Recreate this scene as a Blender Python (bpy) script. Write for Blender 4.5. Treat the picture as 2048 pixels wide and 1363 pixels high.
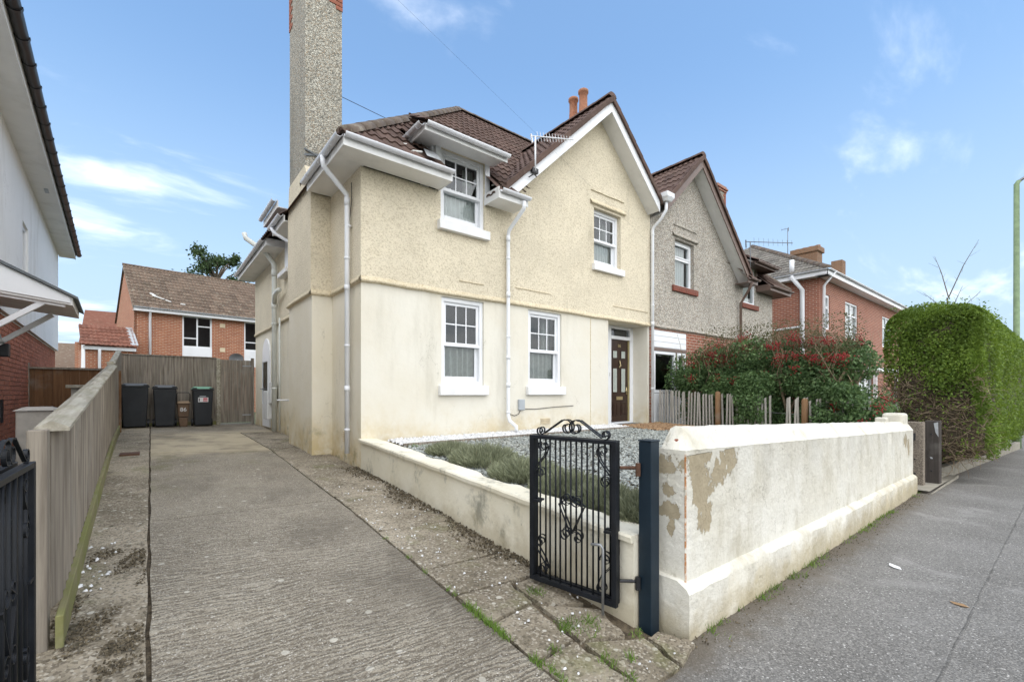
import bpy, bmesh, math, random
import numpy as np
from mathutils import Vector, Matrix
from mathutils.geometry import tessellate_polygon
random.seed(7); rng = np.random.default_rng(7)
for o in list(bpy.data.objects): bpy.data.objects.remove(o, do_unlink=True)
scene = bpy.context.scene; col = scene.collection
# ------------------------------------------------------------------ camera
CAMZ = 1.5
cam_d = bpy.data.cameras.new('camera'); cam = bpy.data.objects.new('camera', cam_d); col.objects.link(cam)
cam.location = (0, 0, CAMZ); cam.rotation_euler = (math.radians(90), 0, math.radians(51.24 - 90))
cam_d.sensor_width = 36; cam_d.lens = 900 / 2048 * 36; cam_d.shift_y = (785 - 681.5) / 2048
cam_d.clip_start = 0.05; cam_d.clip_end = 3000
scene.camera = cam
scene.render.resolution_x = 1024; scene.render.resolution_y = 681
# ------------------------------------------------------------------ sky, sun, exposure
SUN_EL, SUN_AZ = 56, 184          # azimuth in degrees, measured from +Y clockwise
world = bpy.data.worlds.new('World'); scene.world = world; world.use_nodes = True
wt = world.node_tree; wn = wt.nodes; wl = wt.links
for n in list(wn): wn.remove(n)
def wnode(t, **k):
    n = wn.new(t)
    for a, b in k.items(): setattr(n, a, b)
    return n
def wmath(op, a, b=None, c=None):
    n = wnode('ShaderNodeMath', operation=op)
    for i, q in enumerate((a, b, c)):
        if q is None: continue
        if isinstance(q, (int, float)): n.inputs[i].default_value = q
        else: wl.new(q, n.inputs[i])
    return n.outputs[0]
sky = wnode('ShaderNodeTexSky', sky_type='NISHITA', sun_disc=False)
sky.sun_elevation = math.radians(SUN_EL); sky.sun_rotation = math.radians(SUN_AZ)
sky.air_density = 1.0; sky.dust_density = 0.6; sky.ozone_density = 1.5; sky.altitude = 0
wtc = wnode('ShaderNodeTexCoord'); wsep = wnode('ShaderNodeSeparateXYZ'); wl.new(wtc.outputs['Generated'], wsep.inputs[0])
den = wmath('ADD', wmath('MAXIMUM', wsep.outputs[2], 0.0), 0.22)
wcomb = wnode('ShaderNodeCombineXYZ')
wl.new(wmath('DIVIDE', wsep.outputs[0], den), wcomb.inputs[0]); wl.new(wmath('DIVIDE', wsep.outputs[1], den), wcomb.inputs[1])
wmap = wnode('ShaderNodeMapping'); wmap.inputs['Rotation'].default_value = (0, 0, math.radians(38)); wmap.inputs['Scale'].default_value = (0.8, 1.9, 1)
wl.new(wcomb.outputs[0], wmap.inputs[0])
wno = wnode('ShaderNodeTexNoise'); wno.inputs['Scale'].default_value = 2.6; wno.inputs['Detail'].default_value = 9; wno.inputs['Roughness'].default_value = 0.55; wno.inputs['Distortion'].default_value = 0.35
wl.new(wmap.outputs[0], wno.inputs[0])
_C, _S = math.cos(math.radians(51.24)), math.sin(math.radians(51.24))
def raydir(px, py):
    u = (px - 1024) / 900; v = (785 - py) / 900
    return Vector((_C + _S * u, _S - _C * u, v)).normalized()
cover = None
for px, py, w, amp in ((330, 345, .09, .13), (180, 390, .07, .10), (470, 370, .06, .08), (790, 10, .07, .12), (1010, 0, .06, .08), (1900, 90, .22, .035), (2010, 200, .10, .01), (1700, 70, .14, .05), (240, 60, .03, .08), (150, 650, .10, .16), (1850, 560, .13, .06), (-700, 200, .3, .14), (2900, 250, .3, .12)):
    vd = wnode('ShaderNodeVectorMath', operation='DISTANCE'); wl.new(wtc.outputs['Generated'], vd.inputs[0]); vd.inputs[1].default_value = raydir(px, py)
    g = wmath('MULTIPLY', wmath('POWER', 2.718, wmath('MULTIPLY', wmath('POWER', wmath('DIVIDE', vd.outputs['Value'], w), 2.0), -1.0)), amp)
    cover = g if cover is None else wmath('ADD', cover, g)
# thicker broken cloud over the rest of the sky, as the soft white light implies; open blue towards the view
vd = wnode('ShaderNodeVectorMath', operation='DISTANCE'); wl.new(wtc.outputs['Generated'], vd.inputs[0]); vd.inputs[1].default_value = raydir(1024, 330)
wopen = wnode('ShaderNodeMapRange', interpolation_type='SMOOTHSTEP'); wl.new(vd.outputs['Value'], wopen.inputs['Value'])
wopen.inputs['From Min'].default_value = .74; wopen.inputs['From Max'].default_value = 1.2; wopen.inputs['To Min'].default_value = 0; wopen.inputs['To Max'].default_value = .55
cover = wmath('ADD', cover, wopen.outputs[0])
wramp = wnode('ShaderNodeMapRange', interpolation_type='SMOOTHSTEP'); wl.new(wmath('ADD', wno.outputs[0], cover), wramp.inputs['Value'])
wramp.inputs['From Min'].default_value = .60; wramp.inputs['From Max'].default_value = 1.15; wramp.inputs['To Min'].default_value = 0; wramp.inputs['To Max'].default_value = .8
wmix = wnode('ShaderNodeMix', data_type='RGBA'); wl.new(wramp.outputs[0], wmix.inputs[0])
wgr = wnode('ShaderNodeMix', data_type='RGBA', blend_type='MULTIPLY'); wgr.inputs[0].default_value = 1; wgm = wnode('ShaderNodeGamma'); wl.new(sky.outputs[0], wgm.inputs[0]); wgm.inputs[1].default_value = .62; wl.new(wgm.outputs[0], wgr.inputs[6]); wgr.inputs[7].default_value = (1.12, 1.5, 1.86, 1)
whz = wnode('ShaderNodeMapRange', interpolation_type='SMOOTHSTEP'); wl.new(wsep.outputs[2], whz.inputs['Value']); whz.inputs['From Min'].default_value = -.02; whz.inputs['From Max'].default_value = .60; whz.inputs['To Min'].default_value = .95; whz.inputs['To Max'].default_value = 0
whm = wnode('ShaderNodeMix', data_type='RGBA'); wl.new(whz.outputs[0], whm.inputs[0]); wl.new(wgr.outputs[2], whm.inputs[6]); whm.inputs[7].default_value = (2.7, 3.45, 4.2, 1); wl.new(whm.outputs[2], wmix.inputs[6]); wmix.inputs[7].default_value = (11.3, 11.2, 11.0, 1)
wbg = wnode('ShaderNodeBackground'); wbg.inputs[1].default_value = .105; wl.new(wmix.outputs[2], wbg.inputs[0])
wout = wnode('ShaderNodeOutputWorld'); wl.new(wbg.outputs[0], wout.inputs[0])
sun_d = bpy.data.lights.new('sun', 'SUN'); sun_d.energy = 0.5; sun_d.angle = math.radians(90); sun_d.color = (1, .97, .92)
sun = bpy.data.objects.new('sun', sun_d); col.objects.link(sun)
_a, _e = math.radians(SUN_AZ), math.radians(SUN_EL)
sun.rotation_euler = Vector((math.sin(_a) * math.cos(_e), math.cos(_a) * math.cos(_e), math.sin(_e))).to_track_quat('Z', 'Y').to_euler()
vs = scene.view_settings; vs.view_transform = 'Standard'; vs.look = 'None'; vs.exposure = 1.2; vs.gamma = 1; vs.use_curve_mapping = False
# ------------------------------------------------------------------ material helpers
class NT:
    def __init__(s, name):
        s.m = bpy.data.materials.new(name); s.m.use_nodes = True; s.t = s.m.node_tree
        s.b = s.t.nodes['Principled BSDF']; s.b.inputs['Roughness'].default_value = .85
        s.b.inputs['Specular IOR Level'].default_value = .3
        s.geo = s.t.nodes.new('ShaderNodeNewGeometry'); s.pos = s.geo.outputs['Position']
    def node(s, t, **k):
        n = s.t.nodes.new(t)
        for a, b in k.items(): setattr(n, a, b)
        return n
    def put(s, sock, v):
        if v is None: return
        if hasattr(v, 'links'): s.t.links.new(v, sock)
        elif isinstance(v, (tuple, list)) and len(v) == 3 and sock.type == 'RGBA': sock.default_value = (*v, 1)
        else: sock.default_value = v
    def math(s, op, a, b=None, c=None):
        n = s.node('ShaderNodeMath', operation=op)
        for i, q in enumerate((a, b, c)): s.put(n.inputs[i], q)
        return n.outputs[0]
    def map(s, scale=(1, 1, 1), rot=(0, 0, 0), loc=(0, 0, 0), vec=None):
        n = s.node('ShaderNodeMapping'); s.put(n.inputs[0], vec or s.pos)
        n.inputs['Scale'].default_value = scale; n.inputs['Rotation'].default_value = rot; n.inputs['Location'].default_value = loc
        return n.outputs[0]
    def noise(s, scale, detail=4, rough=.55, vec=None, dist=0):
        n = s.node('ShaderNodeTexNoise'); s.put(n.inputs['Vector'], vec or s.pos)
        n.inputs['Scale'].default_value = scale; n.inputs['Detail'].default_value = detail; n.inputs['Roughness'].default_value = rough; n.inputs['Distortion'].default_value = dist
        return n.outputs[0]
    def voro(s, scale, out='Distance', vec=None, feature='F1', rnd=1):
        n = s.node('ShaderNodeTexVoronoi', feature=feature); s.put(n.inputs['Vector'], vec or s.pos); n.inputs['Scale'].default_value = scale; n.inputs['Randomness'].default_value = rnd
        return n.outputs[out]
    def rng(s, v, a, b, c=0., d=1., smooth=True):
        n = s.node('ShaderNodeMapRange', interpolation_type='SMOOTHSTEP' if smooth else 'LINEAR')
        s.put(n.inputs['Value'], v); n.inputs['From Min'].default_value = a; n.inputs['From Max'].default_value = b
        s.put(n.inputs['To Min'], c); s.put(n.inputs['To Max'], d)
        return n.outputs[0]
    def mix(s, f, a, b, blend='MIX'):
        n = s.node('ShaderNodeMix', data_type='RGBA', blend_type=blend)
        s.put(n.inputs[0], f); s.put(n.inputs[6], a); s.put(n.inputs[7], b)
        return n.outputs[2]
    def sep(s, v=None):
        n = s.node('ShaderNodeSeparateXYZ'); s.put(n.inputs[0], v or s.pos); return n.outputs
    def comb(s, x, y, z=0.):
        n = s.node('ShaderNodeCombineXYZ')
        for i, q in enumerate((x, y, z)): s.put(n.inputs[i], q)
        return n.outputs[0]
    def bump(s, h, strength=.5, dist=.01):
        n = s.node('ShaderNodeBump'); n.inputs['Strength'].default_value = strength; n.inputs['Distance'].default_value = dist
        s.put(n.inputs['Height'], h); s.put(s.b.inputs['Normal'], n.outputs[0])
    def rand(s): return s.node('ShaderNodeObjectInfo').outputs['Random']
    def isl(s): return s.geo.outputs['Random Per Island']
    def col(s, c): s.put(s.b.inputs['Base Color'], c); return s
    def rough(s, r): s.put(s.b.inputs['Roughness'], r); return s
    def hsv(s, c, h=.5, sat=1., v=1.):
        n = s.node('ShaderNodeHueSaturation'); s.put(n.inputs['Color'], c); s.put(n.inputs['Hue'], h); s.put(n.inputs['Saturation'], sat); s.put(n.inputs['Value'], v); return n.outputs[0]
M = {}
def plain(name, c, rough=.6, var=.06, scale=6, dirt=0., bump=0., metal=0., spec=.4):
    n = NT(name); f = n.noise(scale, 4)
    c2 = tuple(q * (1 - var) for q in c); c1 = tuple(min(.9, q * (1 + var)) for q in c)
    k = n.mix(n.rng(f, .3, .7), c2, c1)
    if dirt:
        g = n.math('MULTIPLY', n.rng(n.noise(2.3, 7, .65), .48, .75), dirt); k = n.mix(g, k, (.20, .19, .14))
    n.col(k); n.rough(rough); n.b.inputs['Metallic'].default_value = metal; n.b.inputs['Specular IOR Level'].default_value = spec
    if bump: n.bump(n.noise(scale * 8, 3), bump, .003)
    M[name] = n.m; return n
# ------------------------------------------------------------------ mesh helpers
class MB:
    def __init__(s): s.v = []; s.f = []
    def add(s, vs_, fs):
        k = len(s.v); s.v += [tuple(p) for p in vs_]; s.f += [tuple(i + k for i in f) for f in fs]; return s
    def box(s, x0, x1, y0, y1, z0, z1):
        return s.add([(x0, y0, z0), (x1, y0, z0), (x1, y1, z0), (x0, y1, z0), (x0, y0, z1), (x1, y0, z1), (x1, y1, z1), (x0, y1, z1)],
                     [(0, 3, 2, 1), (4, 5, 6, 7), (0, 1, 5, 4), (1, 2, 6, 5), (2, 3, 7, 6), (3, 0, 4, 7)])
    def hexa(s, p):      # 8 points, bottom loop then top loop
        return s.add(p, [(0, 3, 2, 1), (4, 5, 6, 7), (0, 1, 5, 4), (1, 2, 6, 5), (2, 3, 7, 6), (3, 0, 4, 7)])
    def quad(s, a, b, c, d): return s.add([a, b, c, d], [(0, 1, 2, 3)])
    def prism(s, poly, vec):   # closed 3-D polygon pushed along vec
        n = len(poly); v = Vector(vec); p = [Vector(q) for q in poly]
        tri = tessellate_polygon([p])
        return s.add(p + [q + v for q in p], [tuple(reversed(t)) for t in tri] + [tuple(i + n for i in t) for t in tri] + [(i, (i + 1) % n, n + (i + 1) % n, n + i) for i in range(n)])
    def tube(s, pts, r, n=8, cap=True):
        pts = [Vector(p) for p in pts]; k = len(pts); rs = r if isinstance(r, (list, tuple)) else [r] * k
        vs_ = []; t0 = (pts[1] - pts[0]).normalized()
        nrm = t0.orthogonal().normalized()
        for i, p in enumerate(pts):
            t = (pts[min(i + 1, k - 1)] - pts[max(i - 1, 0)]).normalized()
            nrm = (nrm - t * nrm.dot(t)); nrm = nrm.normalized() if nrm.length > 1e-6 else t.orthogonal().normalized()
            b = t.cross(nrm)
            for j in range(n):
                a = 2 * math.pi * j / n; vs_.append(p + (nrm * math.cos(a) + b * math.sin(a)) * rs[i])
        fs = [(i * n + j, i * n + (j + 1) % n, (i + 1) * n + (j + 1) % n, (i + 1) * n + j) for i in range(k - 1) for j in range(n)]
        if cap: fs += [tuple(reversed(range(n))), tuple(range((k - 1) * n, k * n))]
        return s.add(vs_, fs)
    def bar(s, a, b, w, h, up=(0, 0, 1)):   # rectangular bar from a to b
        a, b = Vector(a), Vector(b); t = (b - a).normalized(); sd = t.cross(Vector(up)).normalized(); u = sd.cross(t)
        c = [sd * (-w / 2) - u * h / 2, sd * w / 2 - u * h / 2, sd * w / 2 + u * h / 2, sd * (-w / 2) + u * h / 2]
        return s.add([a + q for q in c] + [b + q for q in c], [(0, 3, 2, 1), (4, 5, 6, 7), (0, 1, 5, 4), (1, 2, 6, 5), (2, 3, 7, 6), (3, 0, 4, 7)])
    def lathe(s, prof, c=(0, 0, 0), n=16):
        vs_ = [(c[0] + r * math.cos(2 * math.pi * j / n), c[1] + r * math.sin(2 * math.pi * j / n), c[2] + z) for r, z in prof for j in range(n)]
        k = len(prof); fs = [(i * n + j, i * n + (j + 1) % n, (i + 1) * n + (j + 1) % n, (i + 1) * n + j) for i in range(k - 1) for j in range(n)]
        return s.add(vs_, fs + [tuple(reversed(range(n))), tuple(range((k - 1) * n, k * n))])
    def ring(s, x0, x1, z0, z1, w, y0, y1, wb=None):   # rectangular frame in an xz plane
        wb = w if wb is None else wb
        s.box(x0, x0 + w, y0, y1, z0, z1); s.box(x1 - w, x1, y0, y1, z0, z1)
        s.box(x0 + w, x1 - w, y0, y1, z1 - w, z1); s.box(x0 + w, x1 - w, y0, y1, z0, z0 + wb); return s
I4 = Matrix.Identity(4)
ORG = {}
def mesh_of(name, mb, X=I4, loc=(0, 0, 0), smooth=False):
    me = bpy.data.meshes.new(name); L = Vector(loc)
    flip = X.determinant() < 0
    me.from_pydata([X @ Vector(p) - L for p in mb.v], [], [tuple(reversed(f)) for f in mb.f] if flip else mb.f)
    me.update()
    if smooth:
        for p in me.polygons: p.use_smooth = True
    return me
def tag(o, label, cat, group=None, kind=None):
    if label: o['label'] = label
    if cat: o['category'] = cat
    if group: o['group'] = group
    if kind: o['kind'] = kind
    return o
def finish(o, bevel):
    if bevel:
        b = o.modifiers.new('bevel', 'BEVEL'); b.width = bevel; b.segments = 2; b.limit_method = 'ANGLE'; b.angle_limit = math.radians(40)
class Thing:
    def __init__(s, name, label, cat, loc, group=None, X=I4):
        s.loc = X @ Vector(loc); s.X = X
        s.o = bpy.data.objects.new(name, None); s.o.location = s.loc; s.o.empty_display_size = .1; col.objects.link(s.o); tag(s.o, label, cat, group)
    def part(s, name, mb, mat, parent=None, smooth=False, bevel=0, label=None, kind=None):
        me = mesh_of(name, mb, s.X, s.loc, smooth); me.materials.append(M[mat] if isinstance(mat, str) else mat)
        o = bpy.data.objects.new(name, me); col.objects.link(o); o.parent = parent or s.o
        if label: o['label'] = label
        if kind: o['kind'] = kind
        finish(o, bevel); return o
def single(name, label, cat, mb, mat, loc=None, smooth=False, bevel=0, group=None, kind=None, X=I4):
    L = X @ Vector(loc) if loc else Vector((0, 0, 0))
    me = mesh_of(name, mb, X, L, smooth); me.materials.append(M[mat] if isinstance(mat, str) else mat)
    o = bpy.data.objects.new(name, me); o.location = L; col.objects.link(o); tag(o, label, cat, group, kind); finish(o, bevel); return o
def struct(name, mb, mat, smooth=False): return single(name, None, None, mb, mat, None, smooth, kind='structure')
def child(o, name, mb, mat, loc=(0, 0, 0), smooth=False, bevel=0, kind=None):
    me = mesh_of(name, mb, I4, loc, smooth); me.materials.append(M[mat]); c = bpy.data.objects.new(name, me); col.objects.link(c); c.parent = o
    if kind: c['kind'] = kind
    finish(c, bevel); return c
def wall_poly(mb, outer, holes, y, depth, reveal=True):
    """front wall at plane y from an xz outline with holes, reveals go inwards by depth"""
    loops = [[Vector((x, z, 0)) for x, z in outer]] + [[Vector((x, z, 0)) for x, z in ((h[0], h[2]), (h[1], h[2]), (h[1], h[3]), (h[0], h[3]))] for h in holes]
    flat = [p for l in loops for p in l]; k = len(mb.v)
    mb.v += [(p.x, y, p.y) for p in flat]
    for t in tessellate_polygon(loops):
        a, b, c = (flat[i] for i in t)
        cr = (b.x - a.x) * (c.y - a.y) - (b.y - a.y) * (c.x - a.x)
        if abs(cr) < 1e-9: continue
        mb.f.append(tuple(i + k for i in (t if cr > 0 else reversed(t))))
    for h in holes:
        x0, x1, z0, z1 = h; d = y + depth
        mb.quad((x0, y, z0), (x1, y, z0), (x1, d, z0), (x0, d, z0)); mb.quad((x0, y, z1), (x0, d, z1), (x1, d, z1), (x1, y, z1))
        mb.quad((x0, y, z0), (x0, d, z0), (x0, d, z1), (x0, y, z1)); mb.quad((x1, y, z0), (x1, y, z1), (x1, d, z1), (x1, d, z0))
def npmesh(name, verts, faces_per, mat, X=None):
    """verts (n,k,3) array of separate polygons with k corners"""
    n, k, _ = verts.shape; me = bpy.data.meshes.new(name)
    me.vertices.add(n * k); me.vertices.foreach_set('co', verts.reshape(-1).astype(np.float32))
    me.loops.add(n * k); me.loops.foreach_set('vertex_index', np.arange(n * k, dtype=np.int32))
    me.polygons.add(n); me.polygons.foreach_set('loop_start', np.arange(0, n * k, k, dtype=np.int32)); me.polygons.foreach_set('loop_total', np.full(n, k, dtype=np.int32))
    me.update(); me.materials.append(M[mat] if isinstance(mat, str) else mat); return me
def leaves(centers, size, mat, name, aspect=.55, up=.0, normals=None, fold=True):
    """leaf-shaped four-corner faces at the given centres"""
    n = len(centers); c = np.asarray(centers)
    d = rng.normal(size=(n, 3)); d[:, 2] += up
    d /= np.linalg.norm(d, axis=1)[:, None]
    q = rng.normal(size=(n, 3))
    if normals is not None: q = np.cross(d, np.asarray(normals) + .55 * rng.normal(size=(n, 3)))
    s_ = np.cross(d, q); s_ /= (np.linalg.norm(s_, axis=1)[:, None] + 1e-9)
    L = size * rng.uniform(.65, 1.3, (n, 1)); W = L * aspect
    v = np.stack([c - d * L / 2, c + s_ * W / 2 - d * L * .05, c + d * L / 2, c - s_ * W / 2 - d * L * .05], axis=1)
    return npmesh(name, v, 4, mat)
# ------------------------------------------------------------------ materials
def roughcast(name, base, dark, scale=40, depth=.02, dirt=.4):
    n = NT(name); a = n.noise(scale, 8, .68, vec=n.map((1, 1, 1.25)), dist=.25); b = n.noise(scale * 3.1, 4, .6)
    h = n.math('ADD', n.math('MULTIPLY', a, .8), n.math('MULTIPLY', b, .25))
    k = n.mix(n.rng(n.noise(1.3, 5, .6), .35, .7), base, tuple(q * .88 for q in base))
    k = n.mix(n.rng(h, .55, .40, 0, .72), k, dark); k = n.mix(n.rng(h, .56, .68, 0, .5), k, tuple(min(.9, q * 1.1) for q in base))
    z = n.sep(); st = n.noise(1.0, 6, .65, vec=n.map((2.6, 2.6, .45)))
    k = n.mix(n.rng(st, .56, .78, 0, dirt), k, (.30, .26, .18))
    n.col(k); n.bump(h, 1., depth); M[name] = n.m
roughcast('yellow_roughcast', (.79, .71, .55), (.44, .36, .23))
roughcast('yellow_band', (.72, .63, .46), (.40, .30, .15), 30, .006, .5)
def smoothwall(name, base, blotch, stain_h=None):
    n = NT(name); p = n.sep()
    k = n.mix(n.rng(n.noise(.8, 6, .6), .35, .68), base, blotch)
    st = n.noise(1.0, 7, .68, vec=n.map((1.8, 1.8, .35)))
    k = n.mix(n.rng(st, .50, .78, 0, .45), k, (.42, .39, .31)); ck = n.rng(n.math('ABSOLUTE', n.math('SUBTRACT', n.noise(.9, 7, .6, vec=n.map((1, 1, .5))), .5)), .0, .0022, 1, 0); k = n.mix(n.math('MULTIPLY', ck, n.rng(n.noise(1.2, 3), .5, .6, 0, .5)), k, (.25, .22, .16))
    if stain_h:
        low = n.rng(n.math('ADD', p[2], n.math('MULTIPLY', n.noise(1.6, 6, .65), -1.0)), stain_h[0], stain_h[1], 1, 0)
        k = n.mix(n.math('MULTIPLY', low, n.rng(n.noise(5, 6, .7), .3, .62, .15, .8)), k, (.55, .42, .19))
        gr = n.math('MULTIPLY', low, n.rng(n.noise(3.1, 7, .7), .55, .7, 0, .55)); k = n.mix(gr, k, (.13, .14, .085))
    sp = n.rng(n.voro(3.2, rnd=1), .0, .02, .5, 0); k = n.mix(sp, k, (.12, .11, .09))
    n.col(k); n.rough(.8); n.bump(n.math('ADD', n.noise(7, 6, .6), n.math('MULTIPLY', n.noise(90, 3), .15)), .28, .02); M[name] = n.m
smoothwall('cream_render', (.74, .71, .625), (.70, .655, .55), (-.1, .85))
smoothwall('cream_side', (.78, .73, .61), (.73, .67, .53), (-.1, .8))
smoothwall('white_render', (.88, .88, .87), (.84, .84, .83))
# low garden wall: cream paint with mould
n = NT('garden_wall_paint'); p = n.sep()
k = n.mix(n.rng(n.noise(1.1, 6, .6), .35, .68), (.78, .74, .62), (.69, .64, .50))
k = n.mix(n.rng(n.noise(2.2, 8, .72, vec=n.map((1, 1, .8))), .54, .70, 0, .8), k, (.20, .20, .165))
k = n.mix(n.rng(n.math('ADD', p[2], n.math('MULTIPLY', n.noise(3, 6, .7), -.9)), -.32, .05, .55, 0), k, (.40, .33, .20))
k = n.mix(n.rng(n.noise(26, 5, .7), .66, .72, 0, .75), k, (.17, .16, .12))
n.col(k); n.bump(n.noise(11, 6, .6), .35, .02); M['garden_wall_paint'] = n.m
# boundary wall: white paint flaking to tan render
n = NT('flaking_white_paint'); p = n.sep()
edge = n.noise(13, 10, .7, vec=n.map((1, 1, .7))); blob = None
for cx, cz, rx, rz in ((2.76, 1.02, .16, .16), (2.80, .88, .13, .24), (2.86, .72, .08, .13), (3.16, 1.03, .16, .13), (3.03, .97, .15, .09), (2.71, .88, .06, .14),
                       (9.3, .74, .16, .12), (9.55, .62, .1, .16)):
    dx = n.math('POWER', n.math('DIVIDE', n.math('SUBTRACT', p[0], cx), rx), 2.); dz = n.math('POWER', n.math('DIVIDE', n.math('SUBTRACT', p[2], cz), rz), 2.)
    g = n.math('SUBTRACT', 1., n.math('SQRT', n.math('ADD', dx, dz))); blob = g if blob is None else n.math('MAXIMUM', blob, g)
endf = n.rng(p[0], 2.59, 2.60, 1, 0)
for cy, cz, ry, rz in ((1.64, 1.03, .07, .07), (1.62, .89, .05, .045), (1.62, .75, .09, .06), (1.6, .65, .04, .06)):
    dx = n.math('POWER', n.math('DIVIDE', n.math('SUBTRACT', p[1], cy), ry), 2.); dz = n.math('POWER', n.math('DIVIDE', n.math('SUBTRACT', p[2], cz), rz), 2.)
    g = n.math('SUBTRACT', n.math('MULTIPLY', endf, 2.), n.math('ADD', 1., n.math('SQRT', n.math('ADD', dx, dz)))); blob = n.math('MAXIMUM', blob, g)
peel = n.rng(n.math('ADD', blob, n.math('MULTIPLY', n.math('SUBTRACT', edge, .5), 3.4)), .10, .17)
peel = n.math('MULTIPLY', peel, n.rng(p[2], 1.105, 1.11, 1, 0))
small = n.rng(n.noise(30, 6, .7), .735, .75); peel2 = n.math('MAXIMUM', peel, n.math('MULTIPLY', small, .7))
k = n.mix(n.rng(n.noise(1.2, 6, .62), .36, .68), (.74, .72, .65), (.66, .63, .54))
k = n.mix(n.rng(n.noise(1.7, 8, .72, vec=n.map((1.5, 1.5, .6))), .46, .74, 0, .75), k, (.42, .38, .28))
k = n.mix(n.rng(n.noise(60, 6, .75), .56, .7, 0, .35), k, (.45, .42, .34))
k = n.mix(n.rng(n.math('ADD', p[2], n.math('MULTIPLY', n.noise(4, 6, .7), -.6)), -.36, -.02, .75, 0), k, (.40, .33, .19))
k = n.mix(n.rng(n.noise(5.5, 7, .7, vec=n.map((1, 1, .5), loc=(3, 1, 2))), .64, .74, 0, .6), k, (.27, .24, .17))
k = n.mix(peel2, k, n.mix(n.noise(14, 4), (.36, .30, .20), (.46, .395, .28)))
rust = n.math('MULTIPLY', n.rng(n.math('ABSOLUTE', n.math('SUBTRACT', p[0], 2.585)), .004, .013, 1, 0), n.rng(n.noise(22, 5, .7), .38, .55))
rust = n.math('MULTIPLY', rust, n.math('MULTIPLY', n.rng(p[2], .30, .34), n.rng(p[2], 1.10, 1.13, 1, 0))); rust = n.math('MULTIPLY', rust, n.rng(n.math('ABSOLUTE', n.math('SUBTRACT', p[1], 1.5)), .004, .009, 1, 0))
k = n.mix(rust, k, (.46, .20, .07)); ck = n.rng(n.math('ABSOLUTE', n.math('SUBTRACT', n.noise(1.9, 7, .62), .5)), .0, .005, 1, 0); k = n.mix(n.math('MULTIPLY', ck, n.rng(n.noise(2.4, 4), .5, .62, 0, .6)), k, (.16, .14, .1))
n.col(k); n.bump(n.math('ADD', n.math('ADD', n.noise(6, 8, .65), n.math('MULTIPLY', n.noise(45, 6, .7), .16)), n.math('MULTIPLY', peel2, -.18)), .75, .035); M['flaking_white_paint'] = n.m
# pebbledash (grey house, chimney)
def pebbledash(name, tint, scale=75, dirt=.4):
    n = NT(name); c = n.voro(scale, 'Color'); d = n.voro(scale)
    v = n.sep(c)[0]
    k = n.mix(n.rng(v, .1, .95, smooth=False), tuple(q * .42 for q in tint), tuple(min(.85, q * 1.9) for q in tint))
    k = n.mix(n.rng(n.sep(c)[1], .75, .9, 0, .8), k, (tint[0] * 1.15, tint[1] * .85, tint[2] * .6))
    k = n.mix(n.rng(d, .35, .7, 0, .8), k, tuple(q * .6 for q in tint))
    k = n.mix(n.rng(n.noise(1.1, 7, .65, vec=n.map((1.5, 1.5, .5))), .48, .75, 0, dirt), k, tuple(q * .38 for q in tint))
    n.col(k); n.bump(d, .9, -.012); M[name] = n.m
pebbledash('grey_pebbledash', (.45, .42, .37), 58, .35); pebbledash('chimney_pebbledash', (.38, .365, .31), 58, .55)
# timber
def timber(name, base, dark, axis='z', green=0., cell=True):
    n = NT(name); sc = {'z': (26, 26, 1.3), 'y': (26, 1.3, 26), 'x': (1.3, 26, 26)}[axis]
    g = n.noise(1, 6, .62, vec=n.map(sc)); k = n.mix(n.rng(g, .32, .68), dark, base)
    k = n.mix(n.math('MULTIPLY', n.rand(), .6), k, tuple(q * .55 for q in base))
    k = n.mix(n.rng(n.noise(2.2, 5), .5, .75, 0, .4), k, (.30, .29, .26))
    if green:
        z = n.sep()[2]; k = n.mix(n.math('MULTIPLY', n.rng(n.noise(3.5, 5), .38, .62), green), k, (.17, .19, .045))
    kn = n.rng(n.voro(3.1, vec=n.map((2.5, 2.5, 1))), .0, .05, .6, 0); k = n.mix(kn, k, tuple(q * .3 for q in dark))
    n.col(k); n.rough(.9); n.bump(g, .4, .004); M[name] = n.m
timber('fence_wood', (.36, .315, .258), (.13, .108, .086)); timber('fence_wood_green', (.31, .285, .15), (.20, .18, .085), 'y', .55)
timber('fence_cap_wood', (.50, .465, .39), (.25, .22, .17), 'y', .12); timber('brown_wood', (.20, .105, .05), (.115, .06, .03)); timber('paling_wood', (.50, .475, .43), (.31, .29, .26))
timber('sleeper_wood', (.105, .09, .08), (.05, .044, .04)); timber('bark', (.16, .135, .10), (.09, .07, .055)); timber('post_wood', (.33, .19, .10), (.2, .12, .06))
# plastics, metal, clay
plain('white_plastic', (.80, .815, .84), .35, .02, 2, .10); plain('white_plastic_dirty', (.74, .755, .765), .4, .04, 3, .45); plain('soffit_white', (.80, .80, .79), .5, .03, 3, .2)
plain('white_sill', (.80, .80, .80), .6, .03, 5, .12, .2); plain('brown_plastic', (.155, .105, .085), .45, .1); plain('black_plastic', (.018, .019, .022), .45, .15)
plain('bin_plastic', (.024, .027, .032), .5, .15, 4, .06); plain('green_lid', (.16, .33, .225), .5, .1); plain('bin_lid_grey', (.115, .12, .125), .5, .1); plain('caddy_brown', (.145, .09, .055), .55, .12); plain('caddy_lid', (.23, .155, .09), .55, .12)
plain('gate_metal', (.010, .012, .016), .5, .25, 9, .03, .2, 0, .25); plain('post_metal', (.010, .021, .033), .45, .15, 5, .03, .15, 0, .3); plain('rusty_iron', (.10, .05, .03), .8, .3, 20); plain('galvanised', (.33, .34, .35), .45, .15, 12, 0, 0, .6)
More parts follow.
